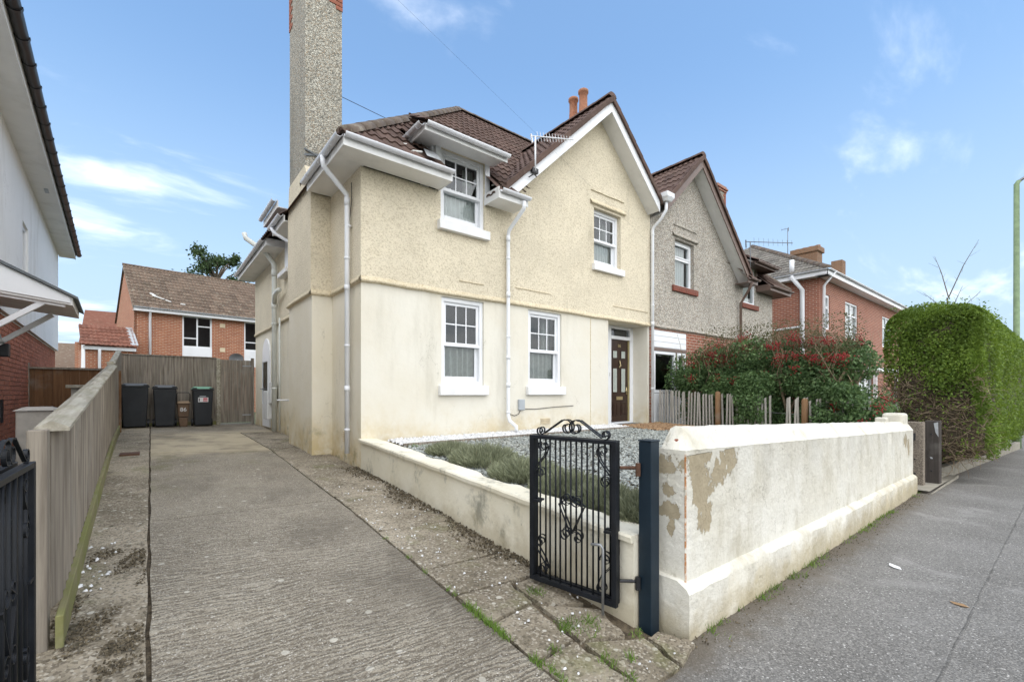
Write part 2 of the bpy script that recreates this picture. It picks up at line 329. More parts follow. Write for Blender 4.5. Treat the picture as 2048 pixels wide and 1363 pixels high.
plain('pipe_white', (.785, .80, .83), .35, .03, 2, .16); plain('soil_pipe_grey', (.66, .68, .64), .45, .04, 3, .3); plain('terracotta', (.34, .15, .085), .8, .15, 14, .25, .3); plain('meter_grey', (.40, .43, .46), .5, .05)
plain('lead', (.40, .42, .44), .55, .15, 14, .3); plain('mortar_white', (.72, .72, .70), .85, .12, 30, .3, .4); plain('painted_room_shade', (.06, .06, .058), .9, .1); plain('lamp_post_green', (.215, .30, .165), .6, .15, 6, .2); plain('cable', (.03, .03, .03), .6)
plain('step_grey', (.13, .145, .155), .7, .1, 8, .2, .2); plain('door_brown', (.038, .02, .014), .35, .2, 7); plain('brass', (.55, .45, .26), .35, .1, 8, 0, 0, .8); plain('jamb_olive', (.30, .25, .12), .5, .1); plain('brick_red_plain', (.29, .105, .065), .85, .2, 18, .15, .4)
plain('frosted', (.42, .46, .42), .25, .15, 40); plain('sticker_white', (.78, .78, .78), .5, .02); plain('sticker_red', (.62, .06, .09), .5, .05); plain('dish_grey', (.15, .155, .165), .6, .1); plain('vent_cream', (.62, .52, .36), .7, .1)
plain('curtain_white', (.72, .74, .72), .9, .05, 12); plain('curtain_grey', (.52, .53, .50), .9, .12, 16); plain('meter_box', (.70, .705, .70), .5, .03, 3, .2); plain('stone_grey', (.40, .385, .35), .85, .1, 12, .25, .3)
# net curtain with fine print
n = NT('net_curtain'); k = n.mix(n.rng(n.voro(34), .15, .45, 0, .5), (.60, .62, .59), (.42, .45, .42)); z = n.sep()[2]
n.col(n.mix(n.rng(n.noise(14, 4), .4, .6, .2, .8), (.62, .64, .60), k)); n.rough(.95); M['net_curtain'] = n.m
# glass
n = NT('glass'); gl = n.node('ShaderNodeBsdfGlossy'); gl.inputs['Roughness'].default_value = .02; gl.inputs['Color'].default_value = (.9, .93, .95, 1); tr = n.node('ShaderNodeBsdfTransparent'); tr.inputs['Color'].default_value = (.86, .9, .9, 1)
bn = n.node('ShaderNodeBump'); bn.inputs['Strength'].default_value = .05; bn.inputs['Distance'].default_value = .02; n.put(bn.inputs['Height'], n.noise(2.5, 2)); fr = n.node('ShaderNodeFresnel'); fr.inputs['IOR'].default_value = 1.75
n.put(gl.inputs['Normal'], bn.outputs[0]); mx = n.node('ShaderNodeMixShader'); n.t.links.new(fr.outputs[0], mx.inputs[0]); n.t.links.new(tr.outputs[0], mx.inputs[1]); n.t.links.new(gl.outputs[0], mx.inputs[2])
n.t.links.new(mx.outputs[0], n.t.nodes['Material Output'].inputs[0]); M['glass'] = n.m
# roof tiles
def tilemat(name, base, light, lichen=.0, moss=.25):
    n = NT(name); k = n.mix(n.rand(), tuple(q * .72 for q in base), tuple(q * 1.2 for q in base))
    k = n.mix(n.rng(n.noise(5, 6, .65), .45, .72, 0, .55), k, light)
    k = n.mix(n.rng(n.noise(2.2, 7, .7), .52, .7, 0, moss), k, (.045, .042, .022))
    if lichen: k = n.mix(n.rng(n.noise(7, 7, .7), .56, .66, 0, lichen), k, (.42, .40, .31))
    n.col(k); n.rough(.85); n.bump(n.noise(90, 3), .35, .003); M[name] = n.m
tilemat('brown_tile', (.105, .066, .053), (.16, .108, .088), .12); tilemat('old_tile', (.15, .105, .075), (.19, .155, .115), .5, .3); tilemat('grey_tile', (.17, .155, .135), (.24, .225, .20), .45, .3); tilemat('red_tile', (.21, .085, .055), (.25, .13, .09), .15); tilemat('ridge_tile', (.13, .10, .08), (.20, .165, .13), .35, .3)
# brickwork
def brick(name, a, b, mortar, rot=0., lw=.225, lh=.075, ms=.009):
    n = NT(name); p = n.sep(n.map(rot=(0, 0, rot)) if rot else None); nr = n.sep(n.geo.outputs['Normal'])
    ang = n.math('GREATER_THAN', n.math('ABSOLUTE', n.sep(n.map(rot=(0, 0, rot), vec=n.geo.outputs['Normal']))[0]), .7)
    u = n.math('ADD', n.math('MULTIPLY', p[1], ang), n.math('MULTIPLY', p[0], n.math('SUBTRACT', 1., ang)))
    t = n.node('ShaderNodeTexBrick', offset=.5); n.put(t.inputs['Vector'], n.comb(u, p[2])); t.inputs['Scale'].default_value = 1; t.inputs['Brick Width'].default_value = lw; t.inputs['Row Height'].default_value = lh; t.inputs['Mortar Size'].default_value = ms; t.inputs['Mortar Smooth'].default_value = .2; t.inputs['Bias'].default_value = -.1
    n.put(t.inputs['Color1'], a); n.put(t.inputs['Color2'], b); n.put(t.inputs['Mortar'], mortar)
    k = n.mix(n.rng(n.noise(1.2, 6, .65), .45, .75, 0, .35), t.outputs[0], tuple(q * .5 for q in a)); k = n.mix(n.rng(n.noise(40, 3), .3, .7, 0, .3), k, tuple(q * .6 for q in b))
    n.col(k); n.bump(n.math('ADD', n.math('MULTIPLY', t.outputs['Fac'], -1.), n.math('MULTIPLY', n.noise(60, 3), .25)), .7, .008); M[name] = n.m
brick('brick_orange', (.43, .165, .085), (.33, .11, .06), (.56, .45, .34), math.radians(-7.7)); brick('brick_red', (.36, .125, .075), (.26, .085, .055), (.50, .41, .33)); brick('brick_left', (.33, .09, .05), (.27, .07, .04), (.40, .30, .25), math.radians(2.7)); brick('brick_brown', (.27, .15, .09), (.2, .11, .07), (.25, .2, .14)); brick('sill_tile_red', (.25, .075, .05), (.2, .06, .04), (.2, .12, .09), 0, .11, .3)
n = NT('brick_face'); k = n.mix(n.rand(), (.56, .23, .14), (.42, .155, .095)); k = n.mix(n.rng(n.noise(45, 4), .35, .7, 0, .5), k, (.42, .16, .1)); n.col(n.mix(n.isl(), k, n.hsv(k, .5, 1, .75))); n.bump(n.noise(120, 3), .4, .003); M['brick_face'] = n.m
plain('mortar', (.40, .32, .27), .9, .1, 30, .1, .4)
# ground surfaces
n = NT('drive_concrete'); p = n.sep()
w = n.math('SINE', n.math('MULTIPLY', n.math('ADD', n.math('ADD', p[1], n.math('MULTIPLY', p[0], .10)), n.math('MULTIPLY', n.noise(2.6, 4, .6, vec=n.map((.8, 2.2, 1))), .26)), 150.))
near = n.rng(p[1], 3.2, 6.5, 1., .25); ridge = n.math('MULTIPLY', n.math('MULTIPLY', n.rng(w, -.6, .9), n.rng(n.noise(3.1, 5), .35, .6, .25, 1.)), near)
k = n.mix(n.rng(n.noise(.9, 7, .65), .34, .68), (.205, .176, .133), (.30, .262, .202))
k = n.mix(n.math('MULTIPLY', ridge, .6), k, (.36, .325, .26)); k = n.mix(n.math('MULTIPLY', n.rng(w, -.2, -.95), n.math('MULTIPLY', near, .5)), k, (.075, .06, .045)); sp = n.sep(n.voro(150, 'Color'))
k = n.mix(n.rng(sp[0], .5, .85, 0, .55), k, (.075, .06, .046)); k = n.mix(n.rng(sp[1], .74, .84, 0, .55), k, (.42, .385, .32)); k = n.mix(n.rng(sp[2], .975, .982, 0, .8), k, (.56, .53, .47))
lich = n.voro(5.5); lm = n.math('MULTIPLY', n.rng(n.math('ADD', lich, n.math('MULTIPLY', n.noise(28, 4, .7), .16)), .175, .21, 1, 0), n.rng(n.noise(1.3, 4), .40, .54)); k = n.mix(n.math('MULTIPLY', lm, .8), k, (.50, .47, .40))
pale = n.math('MULTIPLY', n.rng(n.math('ADD', p[1], n.math('MULTIPLY', n.noise(1.4, 5), 1.1)), 8.6, 9.6), n.rng(p[1], 13.2, 11.4)); pale = n.math('MULTIPLY', pale, n.rng(n.noise(2.2, 6, .6), .32, .5, .35, .95)); k = n.mix(pale, k, (.47, .40, .28))
ms = n.math('MULTIPLY', n.rng(n.noise(1.6, 7, .7, vec=n.map(loc=(4, 2, 0))), .52, .64), n.rng(n.math('ABSOLUTE', n.math('SUBTRACT', p[1], 7.8)), .2, 2.4, .55, 0.)); k = n.mix(ms, k, (.14, .135, .055)); k = n.mix(n.rng(n.noise(.75, 5, .6, vec=n.map((1, .6, 1), loc=(2, 8, 0))), .46, .66, 0, .6), k, (.095, .08, .062))
n.col(k); n.rough(.9); n.bump(n.math('ADD', n.math('MULTIPLY', ridge, .9), n.math('MULTIPLY', n.voro(150), -.2)), .7, .012); M['drive_concrete'] = n.m
n = NT('edge_concrete'); p = n.sep()
k = n.mix(n.rng(n.noise(1.3, 8, .68), .36, .66), (.19, .16, .115), (.36, .31, .235)); sp = n.sep(n.voro(75, 'Color')); k = n.mix(n.rng(sp[0], .62, .85, 0, .6), k, (.08, .066, .05)); k = n.mix(n.rng(sp[1], .82, .88, 0, .7), k, (.42, .38, .31))
lich = n.voro(10); lm = n.math('MULTIPLY', n.rng(n.math('ADD', lich, n.math('MULTIPLY', n.noise(30, 4, .7), .26)), .27, .32, 1, 0), n.rng(n.noise(1.9, 4), .40, .52)); k = n.mix(n.math('MULTIPLY', lm, .85), k, (.53, .50, .43))
k = n.mix(n.rng(n.noise(2.4, 8, .72, vec=n.map(loc=(9, 0, 0))), .57, .66, 0, .85), k, (.052, .042, .022)); k = n.mix(n.rng(n.noise(1.7, 6, .7, vec=n.map(loc=(1, 7, 0))), .55, .68, 0, .5), k, (.15, .15, .06))
n.col(k); n.rough(.92); n.bump(n.math('ADD', n.noise(20, 7, .65), n.math('MULTIPLY', n.voro(75), -.3)), .8, .015); M['edge_concrete'] = n.m
n = NT('soil'); k = n.mix(n.rng(n.noise(18, 7, .7), .35, .65), (.075, .058, .04), (.19, .15, .10)); n.col(k); n.rough(.95); n.bump(n.noise(40, 6, .7), 1., .02); M['soil'] = n.m
n = NT('asphalt'); p = n.sep()
k = n.mix(n.rng(n.noise(.8, 6, .6), .35, .68), (.15, .143, .133), (.21, .202, .19)); sp = n.sep(n.voro(125, 'Color')); k = n.mix(n.rng(sp[0], .45, .85, 0, .6), k, (.07, .066, .06)); k = n.mix(n.rng(sp[1], .72, .84, 0, .6), k, (.34, .325, .30)); k = n.mix(n.rng(sp[2], .985, .99, 0, .8), k, (.6, .58, .55))
band = n.math('MULTIPLY', n.rng(n.math('ABSOLUTE', n.math('SUBTRACT', n.math('FRACT', n.math('MULTIPLY', n.math('ADD', p[0], n.math('MULTIPLY', p[1], .9)), .27)), .5)), .0, .06, 1, 0), n.rng(n.noise(3, 5), .42, .6)); k = n.mix(n.math('MULTIPLY', band, .45), k, (.29, .28, .265))
jt = n.rng(n.math('ABSOLUTE', n.math('SUBTRACT', n.math('ADD', p[1], n.math('MULTIPLY', n.noise(3, 3), .025)), .455)), .003, .012, 1, 0); k = n.mix(n.math('MULTIPLY', jt, n.rng(n.noise(5, 4), .35, .65, .1, .6)), k, (.06, .057, .052))
edge = n.rng(n.math('SUBTRACT', n.math('ADD', p[1], n.math('MULTIPLY', n.noise(4, 6, .7), .5)), n.math('MULTIPLY', p[0], .023)), 1.30, 1.62); k = n.mix(n.math('MULTIPLY', edge, .85), k, (.12, .10, .075))
k = n.mix(n.rng(n.noise(1.1, 7, .7, vec=n.map(loc=(5, 3, 0))), .58, .68, 0, .35), k, (.33, .32, .305))
n.col(k); n.rough(.88); n.bump(n.math('ADD', n.voro(95), n.math('MULTIPLY', jt, -1.2)), .7, -.006); M['asphalt'] = n.m
plain('road_asphalt', (.055, .055, .056), .85, .15, 20, 0, .4); plain('kerb_stone', (.32, .30, .26), .85, .15, 9, .25, .3); plain('earth_far', (.09, .10, .05), .95, .3, .4); plain('concrete_slab', (.31, .285, .235), .9, .15, 6, .35, .4)
n = NT('slate_chip'); k = n.mix(n.isl(), (.15, .165, .16), (.44, .46, .43)); n.col(n.mix(n.rng(n.noise(2, 5), .55, .7, 0, .3), k, (.30, .29, .23))); n.rough(.7); M['slate_chip'] = n.m
n = NT('white_pebble'); k = n.mix(n.isl(), (.55, .55, .545), (.80, .80, .81)); n.col(k); n.rough(.7); M['white_pebble'] = n.m
n = NT('litter'); k = n.mix(n.isl(), (.05, .04, .026), (.16, .13, .085)); n.col(k); n.rough(.95); M['litter'] = n.m
n = NT('bark_chip'); k = n.mix(n.isl(), (.19, .11, .06), (.36, .24, .14)); n.col(k); n.rough(.95); M['bark_chip'] = n.m
n = NT('exposed_aggregate'); c = n.sep(n.voro(90, 'Color')); k = n.mix(c[0], (.13, .105, .085), (.36, .31, .25)); n.col(k); n.bump(n.voro(90), .8, -.008); M['exposed_aggregate'] = n.m
# foliage
def leafmat(name, a, b, tr=.3, hi=None):
    n = NT(name); k = n.mix(n.isl(), a, b); k = n.mix(n.rng(n.noise(1.7, 4), .4, .68, 0, .5), k, hi or tuple(q * .55 for q in a))
    n.col(k); n.rough(.55); tl = n.node('ShaderNodeBsdfTranslucent'); n.put(tl.inputs[0], n.hsv(k, .49, 1.1, 1.3)); mx = n.node('ShaderNodeMixShader'); mx.inputs[0].default_value = tr
    n.t.links.new(n.b.outputs[0], mx.inputs[1]); n.t.links.new(tl.outputs[0], mx.inputs[2]); n.t.links.new(mx.outputs[0], n.t.nodes['Material Output'].inputs[0]); M[name] = n.m
leafmat('hedge_leaf', (.095, .165, .025), (.235, .335, .06), .3, (.065, .115, .02)); leafmat('shrub_leaf', (.055, .11, .04), (.165, .255, .10), .25); leafmat('sparse_leaf', (.09, .10, .045), (.17, .15, .08), .3); leafmat('lavender_leaf', (.20, .22, .14), (.40, .42, .28), .25); leafmat('lavender_stem', (.16, .11, .07), (.32, .23, .15), .1)
leafmat('grass_leaf', (.10, .19, .03), (.22, .33, .07), .3); leafmat('tree_leaf', (.035, .065, .025), (.075, .12, .045), .2); leafmat('berry_red', (.20, .012, .015), (.33, .03, .028), .05, (.14, .01, .012)); leafmat('dry_leaf', (.30, .17, .08), (.42, .27, .14), .2); leafmat('ivy_leaf', (.03, .075, .02), (.07, .14, .04), .2)
n = NT('twig'); k = n.mix(n.isl(), (.15, .11, .07), (.36, .28, .19)); n.col(k); n.rough(.9); M['twig'] = n.m
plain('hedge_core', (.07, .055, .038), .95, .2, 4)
# ------------------------------------------------------------------ the setting
def lerp(tab, y):
    if y <= tab[0][0]: return tab[0][1]
    for (a, za), (b, zb) in zip(tab, tab[1:]):
        if y <= b: return za + (zb - za) * (y - a) / (b - a)
    return tab[-1][1]
DRIVE = [(0.9, .01), (1.3, .02), (1.7, .06), (2.66, .135), (4.8, .315), (6.35, .40), (8.5, .53), (11, .58), (15.4, .62)]
def zd(x, y): return lerp(DRIVE, y) + (.03 * (1.6 - x) / 2 if y > 3 else 0)
def zp(x): return -.0225 * (x - 2.5) if x > 2.5 else -.004 * (x - 2.5)
def sheet(mb, x0, x1, y0, y1, nx, ny, zf):
    k = len(mb.v)
    for j in range(ny + 1):
        for i in range(nx + 1):
            x = x0 + (x1 - x0) * i / nx; y = y0 + (y1 - y0) * j / ny; mb.v.append((x, y, zf(x, y)))
    mb.f += [(k + j * (nx + 1) + i, k + j * (nx + 1) + i + 1, k + (j + 1) * (nx + 1) + i + 1, k + (j + 1) * (nx + 1) + i) for j in range(ny) for i in range(nx)]
    return mb
g = MB(); g.quad((-900, -900, -1.4), (900, -900, -1.4), (900, 900, -1.4), (-900, 900, -1.4)); struct('ground', g, 'earth_far')
g = MB(); sheet(g, -40, 60, 15.3, 75, 4, 4, lambda x, y: .5); sheet(g, -40, -.62, 1.6, 15.3, 4, 4, lambda x, y: .12 + .035 * (y - 1.6)); sheet(g, 17, 60, 1.9, 15.3, 6, 4, lambda x, y: zp(x) + .12); struct('back_gardens', g, 'earth_far')
# pavement, kerb and road
def yfront(x): return np.where(np.asarray(x) < 2.6, 1.17 + .13 * np.asarray(x), 1.508 + .022 * (np.asarray(x) - 2.6))
g = MB(); k = 0; xs = [-14 + i * .5 for i in range(120)]
for x in xs:
    for t in (0, .33, .66, 1): g.v.append((x, -1.3 + (float(yfront(x)) + 1.3) * t, zp(x)))
g.f += [(i * 4 + j, (i + 1) * 4 + j, (i + 1) * 4 + j + 1, i * 4 + j + 1) for i in range(len(xs) - 1) for j in range(3)]
struct('pavement', g, 'asphalt')
kerb = struct('kerb', MB().add([(-14, -1.45, -.3), (-14, -1.3, -.3), (46, -1.3, -1.2), (46, -1.45, -1.2)], [(0, 1, 2, 3)]), 'kerb_stone')
for i in range(64):
    x0 = -14 + i * .92; b = MB(); z0, z1 = zp(x0), zp(x0 + .91)
    b.hexa([(x0, -1.44, z0 - .25), (x0 + .91, -1.44, z1 - .25), (x0 + .91, -1.302, z1 - .25), (x0, -1.302, z0 - .25), (x0, -1.44, z0 + .004), (x0 + .91, -1.44, z1 + .004), (x0 + .91, -1.302, z1 + .004), (x0, -1.302, z0 + .004)])
    child(kerb, 'kerb_stone', b, 'kerb_stone', bevel=.01)
g = MB(); sheet(g, -14, 46, -8, -1.445, 60, 1, lambda x, y: zp(x) - .11); struct('road', g, 'road_asphalt')
# driveway: soil bed with concrete slabs lying in it
g = MB(); sheet(g, -.62, 2.37, .9, 15.35, 4, 60, lambda x, y: zd(x, y) - .03); drive = struct('driveway', g, 'soil')
def slab(corners, mat, th=.09, lift=0., n=10, name='concrete_slab', jit=.006):
    """corners a b c d anticlockwise in plan; follows the slope of the drive"""
    a, b, c, d = [Vector((*q, 0)) for q in corners]; mb = MB(); top = []
    for j in range(n + 1):
        t = j / n; l = a.lerp(d, t); r = b.lerp(c, t)
        for i in range(5):
            p = l.lerp(r, i / 4); e = jit if i in (0, 4) else 0
            p = p + Vector((random.uniform(-e, e), random.uniform(-e, e), 0)); mb.v.append((p.x, p.y, zd(p.x, p.y) + lift + random.uniform(-.002, .002)))
    mb.f += [(j * 5 + i, j * 5 + i + 1, (j + 1) * 5 + i + 1, (j + 1) * 5 + i) for j in range(n) for i in range(4)]
    rim = [i for i in range(5)] + [j * 5 + 4 for j in range(1, n + 1)] + [n * 5 + i for i in (3, 2, 1, 0)] + [j * 5 for j in range(n - 1, 0, -1)]
    k = len(mb.v); mb.v += [(mb.v[i][0], mb.v[i][1], mb.v[i][2] - th) for i in rim]; m = len(rim)
    mb.f += [(rim[(i + 1) % m], rim[i], k + i, k + (i + 1) % m) for i in range(m)]
    return child(drive, name, mb, mat)
slab([(.0, 1.15), (1.585, 1.28), (1.585, 5.05), (.0, 5.13)], 'drive_concrete', n=24); slab([(.0, 5.148), (1.585, 5.07), (1.585, 8.42), (.0, 8.98)], 'drive_concrete', n=16)
slab([(.0, 9.0), (1.585, 8.44), (1.585, 11.9), (.0, 12.1)], 'drive_concrete', n=12); slab([(.0, 12.115), (2.33, 11.915), (2.33, 15.3), (.0, 15.3)], 'drive_concrete', n=8)
for y0, y1 in ((1.12, 3.1), (3.11, 6.2), (6.21, 9.3), (9.31, 12.3), (12.31, 15.3)): slab([(-.60, y0), (-.02, y0), (-.02, y1), (-.60, y1)], 'edge_concrete', lift=.003)
for a, b, c, d in ((2.62, 2.55, 3.04, 3.0), (3.06, 3.02, 3.93, 3.88), (3.945, 3.895, 5.2, 5.16), (5.215, 5.175, 7.0, 6.95), (7.015, 6.965, 9.6, 9.6), (9.615, 9.615, 11.9, 11.89)):
    slab([(1.605, a), (2.345, b), (2.345, d), (1.605, c)], 'edge_concrete', lift=.002)
for cs in ([(1.61, 1.30), (1.92, 1.33), (1.90, 1.80), (1.61, 1.77)], [(1.61, 1.80), (1.90, 1.83), (1.98, 2.24), (1.61, 2.20)], [(1.61, 2.23), (1.98, 2.27), (2.02, 2.56), (1.61, 2.60)],
           [(1.95, 1.34), (2.22, 1.32), (2.28, 1.58), (1.94, 1.76)], [(2.26, 1.33), (2.50, 1.40), (2.40, 1.58), (2.31, 1.57)], [(1.94, 1.80), (2.2, 1.68), (2.30, 1.95), (2.01, 2.2)], [(2.03, 2.24), (2.26, 2.05), (2.33, 2.5), (2.05, 2.53)]):
    slab(cs, 'edge_concrete', n=5, jit=.016)
mb = MB(); mb.box(-.36, -.13, 8.75, 9.05, zd(0, 8.9) + .004, zd(0, 8.9) + .03); single('drain_cover', 'small rectangular rusty drain cover set in the drive beside the fence', 'drain cover', mb, 'rusty_iron', (-.25, 8.9, zd(0, 8.9)))
# front garden
def zg(x, y): return lerp([(1.6, .52), (3, .60), (5, .72), (6.5, .78)], y)
g = MB(); sheet(g, 2.55, 9.9, 1.7, 6.42, 10, 10, lambda x, y: zg(x, y) - .02); struct('front_garden', g, 'soil')
g = MB(); sheet(g, 9.5, 17, 1.9, 6.42, 6, 6, lambda x, y: .35); struct('neighbour_garden', g, 'earth_far')
g = MB(); sheet(g, 8.0, 9.42, 2.0, 6.0, 2, 6, lambda x, y: zg(x, y) + .012); struct('garden_path', g, 'edge_concrete')
g = MB(); sheet(g, 9.98, 12.8, 1.47, 1.95, 5, 1, lambda x, y: zp(x) + .05); g.box(9.98, 12.8, 1.45, 1.47, -.5, -.17); struct('concrete_threshold', g, 'concrete_slab')
def chips(name, label, area, n, size, mat, flat=.35, zf=zg, cat='gravel', lift=.0):
    x0, x1, y0, y1 = area[:4]; x = rng.uniform(x0, x1, n); y = rng.uniform(y0, y1, n)
    if len(area) > 4:
        k = area[4](x, y); x, y = x[k], y[k]; n = len(x)
    z = np.array([zf(a, b) for a, b in zip(x, y)]) + rng.uniform(-.006, .012, n) + lift
    base = np.array([(-1, -1, 0), (1, -.8, 0), (.9, 1, 0), (-1.1, .8, 0), (-.5, -.6, 1), (.7, -.4, 1), (.4, .6, 1), (-.6, .5, 1)], float) * (.5, .35, flat)
    s = size * rng.uniform(.55, 1.35, (n, 1, 1)); v = base[None] * s + rng.normal(size=(n, 8, 3)) * s * .07
    a = rng.uniform(0, 6.28, n); t = rng.normal(size=n) * .35; ca, sa, ct, st = np.cos(a), np.sin(a), np.cos(t), np.sin(t)
    X = v[..., 0] * ct[:, None] - v[..., 2] * st[:, None]; Z = v[..., 0] * st[:, None] + v[..., 2] * ct[:, None]; Y = v[..., 1]
    P = np.stack([X * ca[:, None] - Y * sa[:, None] + x[:, None], X * sa[:, None] + Y * ca[:, None] + y[:, None], Z + z[:, None]], axis=2)
    F = np.array([(4, 5, 6, 7), (0, 1, 5, 4), (1, 2, 6, 5), (2, 3, 7, 6), (3, 0, 4, 7)])
    me = bpy.data.meshes.new(name); me.vertices.add(n * 8); me.vertices.foreach_set('co', P.reshape(-1).astype(np.float32))
    idx = (F[None] + (np.arange(n) * 8)[:, None, None]).reshape(-1).astype(np.int32); me.loops.add(len(idx)); me.loops.foreach_set('vertex_index', idx)
    me.polygons.add(n * 5); me.polygons.foreach_set('loop_start', np.arange(0, n * 20, 4, dtype=np.int32)); me.polygons.foreach_set('loop_total', np.full(n * 5, 4, dtype=np.int32)); me.update(); me.materials.append(M[mat])
    o = bpy.data.objects.new(name, me); col.objects.link(o); return tag(o, label, cat, kind='stuff')
chips('slate_gravel', 'blue grey slate chippings covering the front garden', (2.6, 8.15, 1.75, 5.82), 24000, .036, 'slate_chip', .25)
chips('white_gravel', 'white pebbles in a strip along the foot of the cream wall', (2.75, 8.0, 5.86, 6.39), 5200, .034, 'white_pebble', .6, lift=.012)
mb = MB(); mb.bar((2.75, 5.84, zg(0, 5.84) + .01), (8.0, 5.84, zg(0, 5.84) + .01), .03, .06); single('edging_board', 'thin grey edging board between white pebbles and slate chippings', 'edging', mb, 'fence_wood', (2.75, 5.84, .74))
chips('leaf_litter', 'dark dead leaves and soil along the foot of the low garden wall', (1.98, 2.36, 2.3, 6.6, lambda x, y: x > 2.36 - .30 * np.abs(np.sin(y * 2.1 + 1)) * rng.uniform(0, 1, len(x)) ** 1.6 - .02), 6500, .016, 'litter', .5, zd, 'leaf litter', .008)
chips('loose_stones', 'pale loose stone chips scattered over the drive edges', (1.62, 2.34, 1.4, 5.6), 150, .014, 'white_pebble', .5, zd, 'stones', .006)
chips('moss_debris', 'dark moss clumps and dirt on the drive beside the fence', (-.42, -.03, 2.6, 4.5, lambda x, y: np.sin(x * 9 + y * 5) + .8 * np.sin(x * 23 - y * 11) + rng.normal(size=len(x)) * .4 >.62), 5000, .012, 'litter', .5, zd, 'moss', .005)
chips('chalk_bits', 'white chips lying on the drive at the foot of the fence', (-.36, -.2, 3.8, 4.7), 22, .02, 'white_pebble', .5, zd, 'stones', .008)
chips('bark_mulch', 'brown bark chips on the path by the front door', (7.9, 9.4, 5.2, 6.15), 1500, .045, 'bark_chip', .4, cat='bark chips', lift=.02)
chips('wall_foot_debris', 'soil and grit along the foot of the white boundary wall', (2.5, 10.0, 1.25, 1.64, lambda x, y: y > yfront(x) - .05 - .22 * rng.uniform(0, 1, len(x)) ** 2.2), 3600, .010, 'litter', .6, lambda x, y: zp(x), 'debris', .002)
# ------------------------------------------------------------------ roofs made of single tiles
TW, TG = .30, .335
def tile_mb():
    mb = MB(); prof = []
    for i in range(9):
        a = i / 8; h = max(0, math.sin(a * 4 * math.pi - .6)) * .03; prof.append((a * TW, h))
    for v, dz in ((-.02, .012), (TG + .03, -.012)):
        for u, h in prof: mb.v.append((u, v, h + .022 + dz))
    for u, h in prof: mb.v.append((u, -.018, h + .012))
    mb.f += [(i, i + 1, 10 + i, 9 + i) for i in range(8)] + [(18 + i, 19 + i, i + 1, i) for i in range(8)]
    return mb
TILE = tile_mb(); TILE_MESH = {}
def tile_mesh(mat):
    if mat not in TILE_MESH:
        me = mesh_of('roof_tile', TILE); me.materials.append(M[mat]); TILE_MESH[mat] = me
    return TILE_MESH[mat]
def roof_tiles(thing, roof, slopes, mat, limit=300, scale=1.):
    """slopes: (origin, u, v, ulen, vlen, clips, skip, single) in the thing's own frame"""
    cand = []; rest = MB(); X = thing.X; lin = X.to_3x3()
    for O, u, v, ul, vl, clips, skip, one in slopes:
        O = X @ Vector(O); u = (lin @ Vector(u)).normalized(); v = (lin @ Vector(v)).normalized(); n = u.cross(v)
        if n.z < 0:
            O = O + u * ul; u = -u; n = u.cross(v)
        cl = [(X @ Vector(p), (lin @ Vector(q)).normalized()) for p, q in clips]
        for j in range(int(math.ceil(vl / TG / scale))):
            for i in range(int(math.ceil(ul / TW / scale))):
                P = O + u * (i * TW * scale) + v * (j * TG * scale)
                c = [P + u * a * TW * scale + v * b * TG * scale for a in (0, 1) for b in (0, 1)]; mid = (c[0] + c[3]) / 2
                if skip and skip(X.inverted() @ mid): continue
                side = [min((p - q).dot(m) for p in c) for q, m in cl]; best = [max((p - q).dot(m) for p in c) for q, m in cl]
                if any(b <= .02 for b in best): continue
                R = Matrix((u, v, n)).transposed().to_4x4() @ Matrix.Scale(scale, 4); R = Matrix.Translation(P + n * random.uniform(-.003, .004)) @ R @ Matrix.Rotation(random.uniform(-.008, .008), 4, 'Z')
                if all(s >= -.01 for s in side) and one: cand.append(((mid - Vector((0, 0, 1.5))).length, R))
                else:
                    bm = bmesh.new(); vs_ = [bm.verts.new(R @ Vector(p)) for p in TILE.v]
                    for f in TILE.f: bm.faces.new([vs_[q] for q in f])
                    for (q, m), s in zip(cl, side):
                        if s < -.01: bmesh.ops.bisect_plane(bm, geom=bm.verts[:] + bm.edges[:] + bm.faces[:], plane_co=q, plane_no=m, clear_inner=True)
                    bm.verts.index_update(); rest.add([p.co for p in bm.verts], [[p.index for p in f.verts] for f in bm.faces]); bm.free()
    cand.sort(key=lambda q: q[0]); me = tile_mesh(mat); T0 = Matrix.Translation(-thing.loc)
    for k, (_, R) in enumerate(cand):
        if k < limit:
            o = bpy.data.objects.new('roof_tile', me); col.objects.link(o); o.parent = roof; o.matrix_basis = T0 @ R
        else: rest.add([R @ Vector(p) for p in TILE.v], TILE.f)
    if rest.v:
        me = mesh_of('roof_tiles', rest, I4, thing.loc); me.materials.append(M[mat]); o = bpy.data.objects.new('roof_tiles', me); col.objects.link(o); o.parent = roof; o['kind'] = 'stuff'
def ridge_run(thing, roof, a, b, mat, r=.12, seg=.45, name='ridge_tile'):
    a, b = Vector(a), Vector(b); L = (b - a).length; n = max(1, int(L / seg)); t = (b - a).normalized(); sd = t.cross(Vector((0, 0, 1))).normalized(); up = sd.cross(t)
    for i in range(n):
        p = a + t * L * i / n; q = a + t * (L * (i + 1) / n + .02); mb = MB()
        for w, rr in ((p, r), (q, r * .93)):
            for j in range(7):
                an = math.pi * j / 6; mb.v.append(w + sd * math.cos(an) * rr + up * (math.sin(an) * rr * .75 - .03))
        mb.f += [(j, j + 1, 8 + j, 7 + j) for j in range(6)] + [(6, 5, 4, 3, 2, 1, 0), (7, 8, 9, 10, 11, 12, 13)]
        thing.part(name, mb, mat, roof, True)
